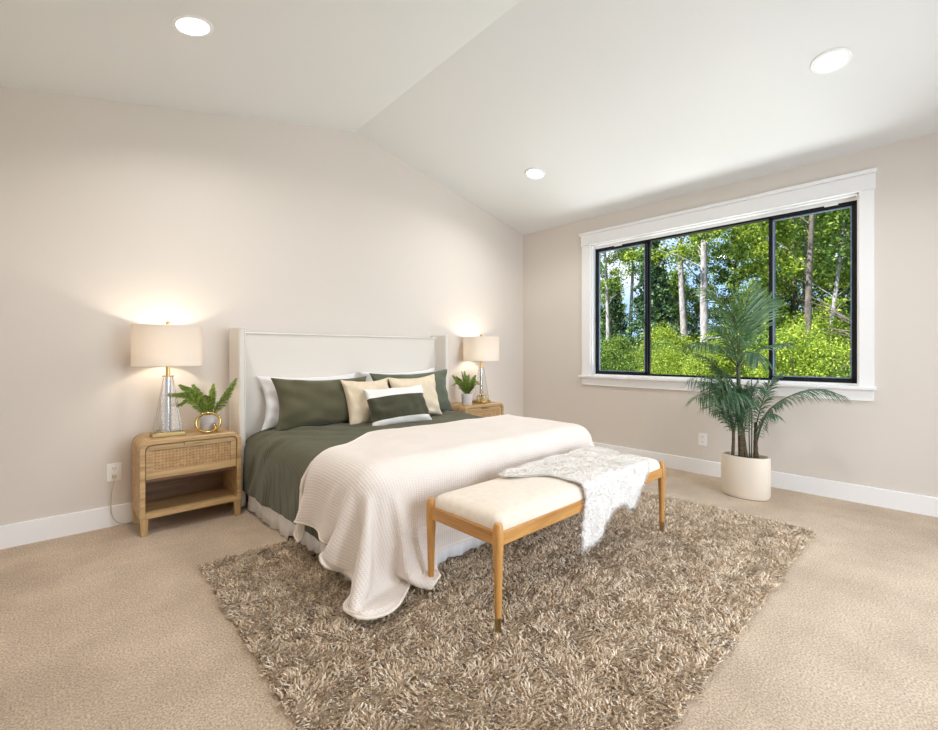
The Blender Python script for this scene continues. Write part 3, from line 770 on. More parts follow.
# ------------------------------------------------------------------ nightstands
def make_nightstand(label):
    """origin = middle of its footprint; 0.60 wide, 0.36 deep"""
    t = thing('nightstand', label, 'nightstand', (.74, 3.68, 0), 0, 'matching cane-front nightstands')
    W, D, H, R_ = .60, .36, .605, .065
    def arch(inset, z0):
        w2 = W / 2 - inset; top = H - inset; r = max(R_ - inset, .01); pts = [(-w2, z0)]
        for i in range(9):
            a = PI - PI / 2 * i / 8; pts.append((-w2 + r + r * math.cos(a), top - r + r * math.sin(a)))
        for i in range(9):
            a = PI / 2 - PI / 2 * i / 8; pts.append((w2 - r + r * math.cos(a), top - r + r * math.sin(a)))
        pts.append((w2, z0)); return pts
    o_, i_ = arch(0, .105), arch(.03, .105)
    k = len(o_); vs, fs = [], []
    for y in (-D / 2, D / 2):
        vs += [(x, y, z) for x, z in o_] + [(x, y, z) for x, z in i_]
    for j in range(k - 1):
        fs += [(j, j + 1, k + j + 1, k + j), (2 * k + j, 3 * k + j, 3 * k + j + 1, 2 * k + j + 1), (j, 2 * k + j, 2 * k + j + 1, j + 1), (k + j, k + j + 1, 3 * k + j + 1, 3 * k + j)]
    fs += [(0, k, 3 * k, 2 * k), (k - 1, 3 * k - 1, 4 * k - 1, 2 * k - 1)]
    b_ = MB(); b_.add(vs, fs)
    b_.build('body', M['oak_x'], t, bevel=.004, angle=35)
    MB().box(-W / 2 + .03, W / 2 - .03, -D / 2 + .008, D / 2, .105, .135).build('bottom_shelf', M['oak_x'], t, bevel=.003)
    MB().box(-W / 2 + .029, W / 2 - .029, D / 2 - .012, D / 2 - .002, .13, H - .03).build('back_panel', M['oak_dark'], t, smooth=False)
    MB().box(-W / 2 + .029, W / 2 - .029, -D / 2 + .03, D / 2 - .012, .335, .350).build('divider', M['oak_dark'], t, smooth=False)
    for sx in (-1, 1):
        for sy in (-1, 1):
            xa, xb = sorted((sx * (W / 2 - .002), sx * (W / 2 - .046))); ya, yb = sorted((sy * (D / 2 - .001), sy * (D / 2 - .045)))
            l_ = MB(); l_.add([(xa + .004, ya + .004, 0), (xb - .004, ya + .004, 0), (xb - .004, yb - .004, 0), (xa + .004, yb - .004, 0), (xa, ya, .112), (xb, ya, .112), (xb, yb, .112), (xa, yb, .112)],
                              [(0, 3, 2, 1), (4, 5, 6, 7), (0, 1, 5, 4), (1, 2, 6, 5), (2, 3, 7, 6), (3, 0, 4, 7)])
            l_.build('leg', M['oak_z'], t, bevel=.003)
    # front: drawer with frame, cane panel and tab pull
    dw = W / 2 - .034; z0, z1 = .356, H - .034; rr = .034; yf = -D / 2 + .012
    outer = [(-dw, z0)] + [(-dw + rr + rr * math.cos(PI - PI / 2 * i / 6), z1 - rr + rr * math.sin(PI - PI / 2 * i / 6)) for i in range(7)] + \
            [(dw - rr + rr * math.cos(PI / 2 - PI / 2 * i / 6), z1 - rr + rr * math.sin(PI / 2 - PI / 2 * i / 6)) for i in range(7)] + [(dw, z0)]
    hx, h0, h1 = dw - .036, .402, .538
    dr = MB()
    dr.box(-dw, dw, yf, yf + .018, z0, h0)                              # lower rail
    dr.box(-dw, -hx, yf, yf + .018, h0, h1).box(hx, dw, yf, yf + .018, h0, h1)
    top = [(-dw, h1)] + outer[1:-1] + [(dw, h1)]
    dr.prism(top, yf, yf + .018)
    D_ = dr.build('drawer', M['oak_x'], t, bevel=.0015, seg=1)
    MB().box(-hx, hx, yf + .013, yf + .0179, h0, h1).build('cane_backing', M['oak_dark'], D_, smooth=False)  # backing coloured dark to give the cane holes their shade
    cn = MB(); yy = yf + .008; st = .0195
    def strip(a, b, wd, y):
        dx, dz = b[0] - a[0], b[1] - a[1]; L = math.hypot(dx, dz); nx, nz = -dz / L * wd / 2, dx / L * wd / 2
        cn.add([(a[0] + nx, y, a[1] + nz), (b[0] + nx, y, b[1] + nz), (b[0] - nx, y, b[1] - nz), (a[0] - nx, y, a[1] - nz),
                (a[0] + nx, y + .002, a[1] + nz), (b[0] + nx, y + .002, b[1] + nz), (b[0] - nx, y + .002, b[1] - nz), (a[0] - nx, y + .002, a[1] - nz)],
               [(0, 1, 2, 3), (7, 6, 5, 4), (0, 4, 5, 1), (1, 5, 6, 2), (2, 6, 7, 3), (3, 7, 4, 0)])
    x = -hx
    while x < hx - .004:
        for o in (.003, .0085): strip((x + o, h0), (x + o, h1), .0042, yy)
        x += st
    z = h0
    while z < h1 - .004:
        for o in (.003, .0085): strip((-hx, z + o), (hx, z + o), .0042, yy - .0015)
        z += st
    Hh = h1 - h0
    q = -hx - Hh
    while q < hx:
        for sgn in (1, -1):
            a, b2 = (q, h0 if sgn > 0 else h1), (q + Hh, h1 if sgn > 0 else h0)
            xa, xb = max(a[0], -hx), min(b2[0], hx)
            if xb - xa > .004:
                f_ = lambda X: a[1] + (b2[1] - a[1]) * (X - a[0]) / Hh
                strip((xa, f_(xa)), (xb, f_(xb)), .0030, yy - .003)
        q += st
    cn.build('cane_panel', M['cane'], D_, smooth=False)
    MB().box(-.055, .055, yf - .010, yf + .004, z1 - .016, z1 + .001).build('pull', M['old_brass'], D_, bevel=.002)
    return t
ns1 = make_nightstand('light oak nightstand with cane drawer front beside the outlet with a cord plugged in')
ns2 = copy_tree(ns1); ns2.location = (3.55, 3.68, 0)
ns2['label'] = 'light oak nightstand on the far side of the bed, near the room corner'

# ------------------------------------------------------------------ lamps
def make_lamp(label, x, y, z):
    t = thing('table_lamp', label, 'lamp', (x, y, z), 0, 'matching glass table lamps')
    MB().box(-.098, .094, -.055, .055, 0, .026).build('base', M['old_brass'], t, bevel=.003)
    # flared glass body, hollow four-sided
    zb_, zt_ = .028, .405
    g = MB()
    for (a, b_, c_, d_) in (((-.080, -.043), (.080, -.043), (.022, -.014), (-.022, -.014)),):
        pass
    bot = [(-.080, -.044), (.080, -.044), (.080, .044), (-.080, .044)]; top = [(-.022, -.016), (.022, -.016), (.022, .016), (-.022, .016)]
    g.add([(x_, y_, zb_) for x_, y_ in bot] + [(x_, y_, zt_) for x_, y_ in top], [(0, 1, 5, 4), (1, 2, 6, 5), (2, 3, 7, 6), (3, 0, 4, 7)])
    gb = g.build('glass_body', M['lampglass'], t, smooth=False)
    ge = MB()
    for (x_, y_), (x2, y2) in zip(bot, top): ge.tube([(x_, y_, zb_), (x2, y2, zt_)], .0016, 6)
    for k in range(4): ge.tube([(*bot[k], zb_ + .002), (*bot[(k + 1) % 4], zb_ + .002)], .0016, 6)
    ge.build('glass_edge', M['steel'], gb)
    MB().lathe([(.0, .026), (.020, .026), (.017, .40), (.0, .40)], 20).build('column', M['steel'], t)
    MB().lathe([(0, .400), (.034, .400), (.036, .404), (.034, .409), (.012, .410), (.013, .425), (.011, .440), (.013, .47), (.010, .49), (0, .49)], 24).build('neck', M['brass'], t)
    R_ = .205; s0, s1 = .475, .747
    sh = MB().lathe([(R_, s0), (R_ + .0015, s0 + .006), (R_, s0 + .010), (R_, s1 - .010), (R_ + .0015, s1 - .006), (R_, s1), (R_ - .004, s1), (R_ - .004, s0)], 72, closed=True).build('lamp_shade', M['shade'], t, angle=50)
    sp = MB()
    for k in range(3):
        a = 2 * PI * k / 3; sp.tube([(0, 0, s1 - .02), (R_ * math.cos(a), R_ * math.sin(a), s1 - .012)], .0022, 6)
    for sg in (-1, 1): sp.tube([(sg * .012, 0, .47), (sg * .05, 0, .56), (sg * .045, 0, .68), (0, 0, s1 - .02)], .002, 6)
    sp.build('harp', M['brass'], t)
    MB().lathe([(0, s1 - .022), (.006, s1 - .02), (.005, s1 + .004), (.012, s1 + .010), (.0145, s1 + .020), (.010, s1 + .030), (0, s1 + .033)], 16).build('finial', M['brass'], t)
    MB().lathe([(0, .485), (.013, .49), (.015, .52), (.028, .56), (.030, .58), (.022, .602), (0, .612)], 20).build('bulb', M['bulb'], t)
    light('bulb_light', 'POINT', (0, 0, .645), LAMP_W, (1.0, .84, .67), t, shadow_soft_size=.03)
    return t
lamp1 = make_lamp('lit table lamp with white drum shade on the nightstand beside the wall outlet', .618, 3.66, .606)
lamp2 = copy_tree(lamp1); lamp2.location = (3.64, 3.66, .606)
lamp2['label'] = 'lit table lamp with white drum shade on the far nightstand near the corner'
# power cord of the near lamp
cd = MB()
def spline(pts, n=12):
    P_ = [Vector(p) for p in pts]; P_ = [2 * P_[0] - P_[1]] + P_ + [2 * P_[-1] - P_[-2]]; out = []
    for i in range(1, len(P_) - 2):
        p0, p1, p2, p3 = P_[i - 1:i + 3]
        for k in range(n):
            t = k / n
            out.append(.5 * (2 * p1 + (p2 - p0) * t + (2 * p0 - 5 * p1 + 4 * p2 - p3) * t * t + (3 * p1 - p0 - 3 * p2 + p3) * t ** 3))
    out.append(P_[-2]); return out
off = Vector((.618, 3.66, .606))
cpts = [(.345, 3.845, .335), (.340, 3.835, .30), (.330, 3.84, .22), (.327, 3.845, .12), (.345, 3.842, .05), (.385, 3.84, .012), (.46, 3.842, .010), (.56, 3.866, .012), (.60, 3.866, .3), (.60, 3.866, .62), (.612, 3.80, .622), (.618, 3.715, .618)]
cd.tube([Vector(p) - off for p in spline(cpts)], .0028, 6).build('power_cord', M['cord'], lamp1)
MB().box(.333 - off.x, .357 - off.x, 3.842 - off.y, 3.868 - off.y, .325 - off.z, .352 - off.z).build('plug', M['cord'], lamp1, bevel=.004)

# ------------------------------------------------------------------ outlets
def outlet(label, loc, rz):
    t = thing('wall_outlet', label, 'outlet', loc, rz)     # faces local -y
    MB().box(-.040, .040, -.006, .0, -.060, .060).build('cover_plate', M['white_plastic'], t, bevel=.003)
    for z in (-.024, .024):
        r_ = MB(); r_.prism([(.017 * math.cos(a) , z + .016 * math.sin(a)) for a in [2 * PI * i / 20 for i in range(20)]], -.0085, -.005)
        ro = r_.build('receptacle', M['white_plastic'], t)
        s_ = MB().box(-.008, -.005, -.0092, -.008, z - .001, z + .008).box(.005, .008, -.0092, -.008, z - .001, z + .008).box(-.002, .002, -.0092, -.008, z - .010, z - .006)
        s_.build('slot', M['dark_slot'], ro, smooth=False)
    return t
outlet('white duplex wall outlet with a cord plugged in, beside the cane nightstand', (.345, YB, .362), 0)
outlet('white duplex wall outlet with nothing plugged in, below the window beside the palm', (XR, 1.627, .334), -PI / 2)

# ------------------------------------------------------------------ fronds
def frond(path, nleaf, lmax, width, droop=.25, fwd=.75, start=.12, stem_r=.004, seed=0, up=.15, tipfrac=.25, sidevec=None):
    """returns (V,F) for leaflets and an MB for the rachis"""
    g = np.random.default_rng(seed)
    pts = spline(path, 10); n = len(pts)
    V, F = [], []
    for i in range(nleaf):
        for sd in (-1, 1):
            t = start + (1 - start) * (i + g.uniform(-.3, .3)) / nleaf
            t = min(max(t, 0), .999); k = t * (n - 1); a = int(k); p = pts[a].lerp(pts[min(a + 1, n - 1)], k - a)
            T = (pts[min(a + 1, n - 1)] - pts[max(a - 1, 0)]).normalized()
            S = T.cross(Vector((0, 0, 1)))
            if S.length < .2: S = Vector(sidevec or (.7, -.7, 0))
            if sidevec: S = Vector(sidevec) - T * Vector(sidevec).dot(T)
            S.normalize(); Nn = S.cross(T).normalized()
            prof = min(1, (t - start) / .25 + .35) * (1 if t < .6 else (1 - (t - .6) / .4 * (1 - tipfrac)))
            L = lmax * prof * g.uniform(.85, 1.12)
            dr = (S * sd * (1 - .35 * t) + T * (fwd + .5 * t) + Nn * up + Vector(g.normal(0, .07, 3))).normalized()
            wv = T - dr * T.dot(dr); wv.normalize(); wv = (wv + Nn * .4 * sd).normalized() * width / 2 * (.6 + .4 * prof)
            m1 = p + dr * L * .4 - Vector((0, 0, droop * L * .14)); m2 = p + dr * L * .75 - Vector((0, 0, droop * L * .52)); e = p + dr * L - Vector((0, 0, droop * L))
            b0 = len(V)
            V += [p - wv * .35, p + wv * .35, m1 - wv, m1 + wv, m2 - wv * .8, m2 + wv * .8, e - wv * .08, e + wv * .08]
            F += [(b0, b0 + 1, b0 + 3, b0 + 2), (b0 + 2, b0 + 3, b0 + 5, b0 + 4), (b0 + 4, b0 + 5, b0 + 7, b0 + 6)]
    r = MB(); r.tube(pts, [stem_r * (1 - .8 * i / (n - 1)) for i in range(n)], 6)
    return V, F, r

def add_frond(parent, path, mleaf, mstem, **kw):
    V, F, r = frond(path, **kw)
    st = r.build('frond', mstem, parent)
    mesh_obj('leaflets', V, F, mleaf, st, angle=None)

# potted palm
palm = thing('potted_palm', 'tall green palm in an oval cream pot standing on the carpet under the window', 'plant')
PC = (4.18, 1.14)
pz = .335
MB().lathe([(0, .004), (.93, .004), (.97, .02), (1.0, .03), (1.0, pz - .004), (.985, pz), (.90, pz), (.885, pz - .006), (.885, pz - .05), (0, pz - .05)], 64, (PC[0], PC[1], 0), .120, .178).build('pot', M['pot'], palm, angle=50)
MB().lathe([(0, 0), (.92, 0), (.92, .006), (0, .006)], 48, (PC[0], PC[1], 0), .120, .178).build('pot_foot', M['dark_slot'], palm)
MB().lathe([(0, pz - .022), (.5, pz - .025), (.887, pz - .032), (.887, pz - .06), (0, pz - .06)], 40, (PC[0], PC[1], 0), .120, .178).build('soil', M['soil'], palm)
def trunk(pts, rr, mat=None):
    ps = spline(pts, 8); n_ = len(ps)
    rad = [(rr[0] + (rr[1] - rr[0]) * i / (n_ - 1)) * (1 + .08 * (i % 3 == 0)) for i in range(n_)]
    MB().tube(ps, rad, 10).build('trunk', mat or M['palm_trunk'], palm, angle=60)
trunk([(4.10, 1.21, .30), (4.09, 1.20, .45), (4.08, 1.20, .60)], (.013, .010))
trunk([(4.15, 1.16, .30), (4.147, 1.163, .45), (4.145, 1.167, .62)], (.021, .018))
trunk([(4.145, 1.167, .615), (4.14, 1.175, .85), (4.14, 1.18, 1.07)], (.0175, .014), M['palm_stem'])
trunk([(4.17, 1.13, .30), (4.165, 1.15, .48), (4.155, 1.17, .66)], (.017, .012))
trunk([(4.25, 1.08, .30), (4.255, 1.085, .42), (4.26, 1.085, .60)], (.020, .011))
trunk([(4.20, 1.10, .30), (4.21, 1.10, .6), (4.20, 1.10, .98)], (.005, .003), M['palm_stem'])
trunk([(4.23, 1.12, .30), (4.25, 1.13, .55), (4.26, 1.12, .90)], (.005, .003), M['palm_stem'])
SV = (.68, -.73, 0)
FR = [
 ([(4.14, 1.18, 1.05), (4.09, 1.18, 1.36), (3.97, 1.23, 1.57), (3.78, 1.33, 1.69)], dict(nleaf=32, lmax=.29, droop=.55, fwd=.9)),
 ([(4.14, 1.18, 1.06), (4.14, 1.165, 1.30), (4.17, 1.14, 1.50), (4.20, 1.10, 1.72)], dict(nleaf=30, lmax=.30, droop=.1, fwd=1.1, sidevec=SV)),
 ([(4.15, 1.18, 1.06), (4.23, 1.14, 1.32), (4.30, 1.08, 1.50), (4.36, 1.00, 1.62)], dict(nleaf=28, lmax=.27, droop=.15, fwd=1.1, sidevec=SV)),
 ([(4.14, 1.19, 1.06), (3.96, 1.24, 1.19), (3.74, 1.30, 1.25), (3.55, 1.37, 1.23)], dict(nleaf=34, lmax=.21, droop=.7, fwd=.8)),
 ([(4.15, 1.17, 1.06), (4.18, 1.07, 1.18), (4.22, .96, 1.23), (4.26, .84, 1.25)], dict(nleaf=28, lmax=.17, droop=.5, fwd=.8)),
 ([(4.14, 1.18, 1.05), (4.02, 1.10, 1.16), (3.92, 1.02, 1.17), (3.84, .96, 1.11)], dict(nleaf=26, lmax=.17, droop=.8, fwd=.8)),
 ([(4.15, 1.18, 1.05), (4.20, 1.24, 1.22), (4.24, 1.34, 1.30), (4.27, 1.46, 1.30)], dict(nleaf=26, lmax=.18, droop=.5, fwd=.8)),
 ([(4.15, 1.19, .62), (4.12, 1.18, .78), (4.02, 1.21, .90), (3.80, 1.27, .99), (3.56, 1.36, .97)], dict(nleaf=44, lmax=.30, droop=.75, fwd=.7)),
 ([(4.08, 1.20, .55), (3.98, 1.20, .72), (3.78, 1.25, .84), (3.58, 1.30, .84)], dict(nleaf=40, lmax=.28, droop=.8, fwd=.7)),
 ([(4.26, 1.08, .47), (4.27, 1.00, .70), (4.30, .84, .84), (4.35, .68, .89), (4.40, .53, .84)], dict(nleaf=46, lmax=.20, droop=.75, fwd=.8, start=.1)),
 ([(4.10, 1.20, .58), (4.06, 1.26, .90), (3.97, 1.32, 1.09), (3.83, 1.40, 1.17)], dict(nleaf=34, lmax=.19, droop=.6, fwd=.8)),
 ([(4.27, 1.09, .55), (4.33, 1.06, .74), (4.40, 1.02, .90), (4.46, .95, 1.0)], dict(nleaf=30, lmax=.16, droop=.5, fwd=.9)),
 ([(4.16, 1.15, .60), (4.10, 1.10, .80), (4.02, 1.04, .90), (3.92, .98, .90)], dict(nleaf=30, lmax=.18, droop=.8, fwd=.7)),
 ([(4.25, 1.09, .50), (4.22, 1.03, .62), (4.20, .98, .68), (4.17, .92, .68)], dict(nleaf=22, lmax=.14, droop=.9, fwd=.7)),
 ([(4.09, 1.20, .50), (4.05, 1.22, .62), (3.98, 1.26, .70), (3.90, 1.30, .70)], dict(nleaf=22, lmax=.14, droop=.9, fwd=.7)),
]
FR += [
 ([(4.13, 1.18, .60), (4.06, 1.20, .80), (3.90, 1.25, .92), (3.68, 1.33, .95)], dict(nleaf=42, lmax=.28, droop=.85, fwd=.6)),
 ([(4.12, 1.18, .58), (4.03, 1.15, .76), (3.88, 1.14, .86), (3.70, 1.16, .86)], dict(nleaf=38, lmax=.25, droop=.9, fwd=.6)),
 ([(4.09, 1.20, .46), (4.03, 1.21, .66), (3.93, 1.24, .82), (3.78, 1.28, .92)], dict(nleaf=40, lmax=.23, droop=.85, fwd=.6)),
 ([(4.10, 1.20, .46), (4.06, 1.17, .68), (3.99, 1.12, .84), (3.88, 1.08, .93)], dict(nleaf=38, lmax=.20, droop=.85, fwd=.6)),
 ([(4.15, 1.16, .42), (4.12, 1.14, .62), (4.10, 1.12, .80), (4.06, 1.08, .95)], dict(nleaf=36, lmax=.16, droop=.9, fwd=.7)),
 ([(4.16, 1.15, .45), (4.18, 1.13, .66), (4.20, 1.10, .84), (4.22, 1.05, .97)], dict(nleaf=36, lmax=.15, droop=.9, fwd=.7)),
 ([(4.14, 1.17, .62), (4.10, 1.20, .82), (4.04, 1.25, .98), (3.94, 1.31, 1.08)], dict(nleaf=36, lmax=.20, droop=.8, fwd=.7)),
 ([(4.26, 1.08, .42), (4.25, 1.04, .58), (4.26, .98, .72), (4.28, .90, .80)], dict(nleaf=34, lmax=.17, droop=.95, fwd=.6)),
 ([(4.14, 1.18, 1.05), (4.05, 1.19, 1.22), (3.93, 1.22, 1.35), (3.76, 1.27, 1.40)], dict(nleaf=36, lmax=.22, droop=.7, fwd=.8)),
]
for i, (pth, kw) in enumerate(FR):
    add_frond(palm, pth, M['palm'], M['palm_stem'], width=.0135 if i < 7 else .0105, seed=100 + i, stem_r=.005, **kw)

# small potted ferns on the nightstands
def make_fern(label, x, y, z, tips, seed):
    t = thing('potted_fern', label, 'plant', (x, y, z))
    MB().lathe([(0, 0), (.050, 0), (.055, .006), (.062, .118), (.062, .124), (.056, .124), (.054, .10), (0, .10)], 36).build('pot', M['pot_white'], t, angle=50)
    MB().lathe([(0, .108), (.03, .108), (.055, .104), (.055, .10), (0, .10)], 24).build('soil', M['soil'], t)
    for i, (dx, dy, dz, bend) in enumerate(tips):
        a = Vector((dx * .08, dy * .1, .11)); e = Vector((dx, dy, dz)); md_ = a.lerp(e, .5) + Vector((0, 0, bend))
        add_frond(t, [a, md_, e], M['fern'], M['palm_stem'], nleaf=34, lmax=.050, width=.011, droop=.3, fwd=.95, start=.06, stem_r=.0022, seed=seed + i, tipfrac=.35, sidevec=tuple((e - a).cross(Vector((.35, .93, .1))).normalized()) if i < 6 else None)
    return t
make_fern('small green fern in a white pot behind the gold ring ornament on the near nightstand', .865, 3.64, .606,
          [(-.19, -.05, .345, .045), (-.235, -.08, .285, .06), (-.21, -.10, .215, .07), (-.09, 0.05, .335, .02), (.05, .10, .33, .01), (.155, -.08, .375, -.01), (.13, -.10, .31, .02), (-.05, -.12, .27, .04), (.02, -.02, .30, .0)], 300)
make_fern('light green fern in a white pot on the far nightstand beside the bed', 3.36, 3.60, .606,
          [(-.17, -.02, .26, .05), (-.13, .08, .32, .03), (-.05, -.08, .33, .02), (.02, .06, .36, .01), (.09, -.04, .32, .02), (.15, .02, .27, .05), (.17, -.06, .20, .06), (-.16, -.08, .19, .06), (.06, -.12, .24, .05), (-.06, .02, .36, 0), (-.20, .02, .22, .06), (.19, .03, .23, .06), (-.10, -.10, .26, .05), (.11, -.10, .25, .05), (-.12, .03, .31, .04), (.06, .08, .31, .04)], 340)

# gold ornaments
def ring(center, rx, ry, rot, r, n=48):
    R_ = rot.to_matrix() if hasattr(rot, 'to_matrix') else rot
    return [Vector(center) + R_ @ Vector((rx * math.cos(2 * PI * i / n), ry * math.sin(2 * PI * i / n), 0)) for i in range(n)]
from mathutils import Euler
orn = thing('ring_ornament', 'gold ring ornament in front of the fern on the near nightstand', 'ornament', (.835, 3.545, .606))
MB().tube(ring((0, 0, .0775), .074, .066, Euler((math.radians(82), math.radians(-6), math.radians(-12)), 'XYZ'), .009), .0095, 12, closed=True).build('ring', M['gold'], orn)
MB().tube(ring((.048, .004, .036), .026, .017, Euler((math.radians(20), math.radians(75), 0), 'XYZ'), .008), .0075, 10, closed=True).build('link', M['gold'], orn)
kn = thing('knot_ornament', 'gold knot ornament of three interlocked rings at the foot of the far lamp', 'ornament', (3.545, 3.555, .606))
for c, eu in (((0, 0, .062), (80, 0, -30)), ((-.03, .012, .048), (70, 40, 60)), ((.032, -.008, .05), (65, -45, 20))):
    MB().tube(ring(c, .052, .044, Euler([math.radians(a) for a in eu], 'XYZ'), .006), .0062, 10, closed=True).build('ring', M['gold'], kn)

# ------------------------------------------------------------------ bench
bench = thing('bench', 'honey oak bench with cream padded seat at the foot of the bed', 'bench')
LX0, LX1, LY0, LY1 = 1.355, 2.895, 1.265, 1.705
for x in (LX0, LX1):
    for y in (LY0, LY1):
        l_ = MB(); l_.lathe([(0, .085), (.0145, .085), (.018, .25), (.0225, .36), (.0235, .41), (.022, .45), (.016, .468), (0, .471)], 20, (x, y, 0))
        lo = l_.build('leg', M['honey_z'], bench, angle=40)
        MB().lathe([(0, .018), (.0115, .018), (.0147, .086), (0, .087)], 20, (x, y, 0)).build('brass_tip', M['old_brass'], lo)
MB().box(LX0, LX1, LY0 - .012, LY0 + .012, .375, .432).build('front_rail', M['honey_x'], bench, bevel=.004)
MB().box(LX0, LX1, LY1 - .012, LY1 + .012, .375, .432).build('back_rail', M['honey_x'], bench, bevel=.004)
for x in (LX0, LX1): MB().box(x - .012, x + .012, LY0, LY1, .375, .432).build('side_rail', M['honey_y'], bench, bevel=.004)
# padded seat with crowned top
nx_, ny_ = 60, 24
def seat_surface():
    V_, F_ = [], []
    prof = [(0.0, .415), (0.0, .440), (.004, .462), (.014, .478), (.03, .487), (.06, .494)]
    x0, x1, y0, y1 = LX0 + .004, LX1 - .004, LY0 - .004, LY1 + .004
    def rr(ins):
        r = .035; pts = []
        for cx, cy, a0 in ((x1 - ins - r, y1 - ins - r, 0), (x0 + ins + r, y1 - ins - r, PI / 2), (x0 + ins + r, y0 + ins + r, PI), (x1 - ins - r, y0 + ins + r, 1.5 * PI)):
            for k in range(8):
                a = a0 + PI / 2 * k / 7; pts.append((cx + r * math.cos(a), cy + r * math.sin(a)))
        return pts
    k = 32
    for ins, z in prof + [(.12, .500), (.18, .502)]:
        V_ += [(x, y, z) for x, y in rr(ins)]
    m_ = len(prof) + 2
    for i in range(m_ - 1):
        for j in range(k): F_.append((i * k + j, i * k + (j + 1) % k, (i + 1) * k + (j + 1) % k, (i + 1) * k + j))
    F_.append(tuple((m_ - 1) * k + j for j in range(k))); F_.append(tuple(reversed(range(k))))
    return V_, F_
V_, F_ = seat_surface()
mesh_obj('seat_cushion', V_, F_, M['bench_fabric'], bench, angle=60)

# white fur throw on the bench
outl = [(1.76, 1.60), (1.77, 1.67), (1.86, 1.72), (2.05, 1.72), (2.25, 1.74), (2.45, 1.77), (2.66, 1.77), (2.80, 1.70), (2.80, 1.58), (2.75, 1.42), (2.70, 1.26), (2.64, 1.20), (2.56, 1.12), (2.50, 1.05),
        (2.44, 1.03), (2.39, 1.04), (2.36, 1.09), (2.24, 1.08), (2.12, 1.04), (2.02, .985), (1.95, .96), (1.90, .97), (1.885, 1.03), (1.91, 1.12), (1.95, 1.22), (1.98, 1.36), (1.97, 1.47), (1.92, 1.54), (1.85, 1.56)]
d = .0165
x0, y0 = 1.72, 1.79
nu, nv = int(1.12 / d), int(.90 / d)
uu, vv = np.meshgrid(x0 + np.arange(nu) * d, y0 - np.arange(nv) * d)
ins = np.zeros(uu.shape, bool)
px = np.array(outl)
for i in range(len(px)):
    (xa, ya), (xb, yb) = px[i], px[(i + 1) % len(px)]
    c = ((ya > vv) != (yb > vv)) & (uu < (xb - xa) * (vv - ya) / (yb - ya + 1e-12) + xa)
    ins ^= c
P, UV = drape((x0, y0, .535), (1, 0, 0), (0, -1, 0), nu, nv, d, [rbox((LX0, LY0 - .02, .36), (LX1, LY1 + .04, .512), .03), rbox((BX0 - .05, BY0 - .055, .1), (BX1 + .05, 4.2, .64), .12)], .06, mask=ins, steps=200, iters=10, bend=.3, fric=.7, seed=9)
nn = normals_of(P)
if nn[10, nu // 2, 2] < 0: nn = -nn
P = P + nn * ((value_noise(P[..., 0] + 5, P[..., 1] + 3 + P[..., 2], .08, 51) - .45) * .022)[..., None]
F = grid_faces(nv, nu, ins)
v_, f_, _ = compact(P.reshape(-1, 3), F)
lp = rim(f_)
for _k in range(4): v_[lp] = (v_[np.roll(lp, 1)] + v_[lp] * 2 + v_[np.roll(lp, -1)]) / 4
vn, _, _ = compact(nn.reshape(-1, 3), F)
fur = mesh_obj('fur_throw', v_, f_, M['fur_base'], angle=None)
tag(fur, 'white fluffy fur throw slung over the cream bench seat, one corner hanging in front', 'throw')
md = fur.modifiers.new('thick', 'SOLIDIFY'); md.thickness = .008; md.offset = 0
NF = 9000
fi = rng.integers(0, len(f_), NF); wts = rng.dirichlet([1, 1, 1, 1], NF)
base = (v_[f_[fi]] * wts[..., None]).sum(1); nrm = (vn[f_[fi]] * wts[..., None]).sum(1); nrm /= np.linalg.norm(nrm, axis=1, keepdims=True)
comb = np.tile([-.35, -.75, -.35], (NF, 1)) + rng.normal(0, .28, (NF, 3))
am = 2 * PI * value_noise(base[:, 0] + 3, base[:, 1] + base[:, 2] + 3, .05, 61) * 1.5
comb[:, 0] += np.cos(am) * .6; comb[:, 1] += np.sin(am) * .5
comb -= nrm * (comb * nrm).sum(1, keepdims=True)
LN = rng.uniform(.008, .015, NF)
# a fluffier fringe along the rim
NR = 3200
cen = v_.mean(0); li = np.array(lp); k = rng.integers(0, len(li), NR); fr_ = rng.random((NR, 1))
pa, pb = v_[li[k]], v_[li[(k + 1) % len(li)]]
tg = pb - pa; nr = vn[li[k]]; nr = nr / np.linalg.norm(nr, axis=1, keepdims=True)
out_ = np.cross(tg, nr); out_ /= np.linalg.norm(out_, axis=1, keepdims=True) + 1e-9
# rim() runs anticlockwise about the face normals; flip the outward vector if it points to the middle of the pelt
inw = v_[f_[rng.integers(0, len(f_), 1)]].mean(1)
nb_ = {a: f for f in f_ for a in f}
chk = np.array([(v_[nb_[a]].mean(0) - v_[a]) for a in li[k]])
out_ *= -np.sign((out_ * chk).sum(1, keepdims=True))
base = np.concatenate([base + nrm * .002, pa + tg * fr_]); nrm = np.concatenate([nrm, nr])
comb = np.concatenate([comb * 1.2, out_ * rng.uniform(.8, 1.7, (NR, 1)) + rng.normal(0, .3, (NR, 3))])
LN = np.concatenate([LN, rng.uniform(.008, .014, NR)]); NF = len(base)
V, F = strands(base, nrm, LN, rng.uniform(.0007, .0014, NF), comb, 2, .5, taper=.25)
o = mesh_obj('fur_pile', V, F, M['fur'], fur, smooth=False); o['kind'] = 'stuff'
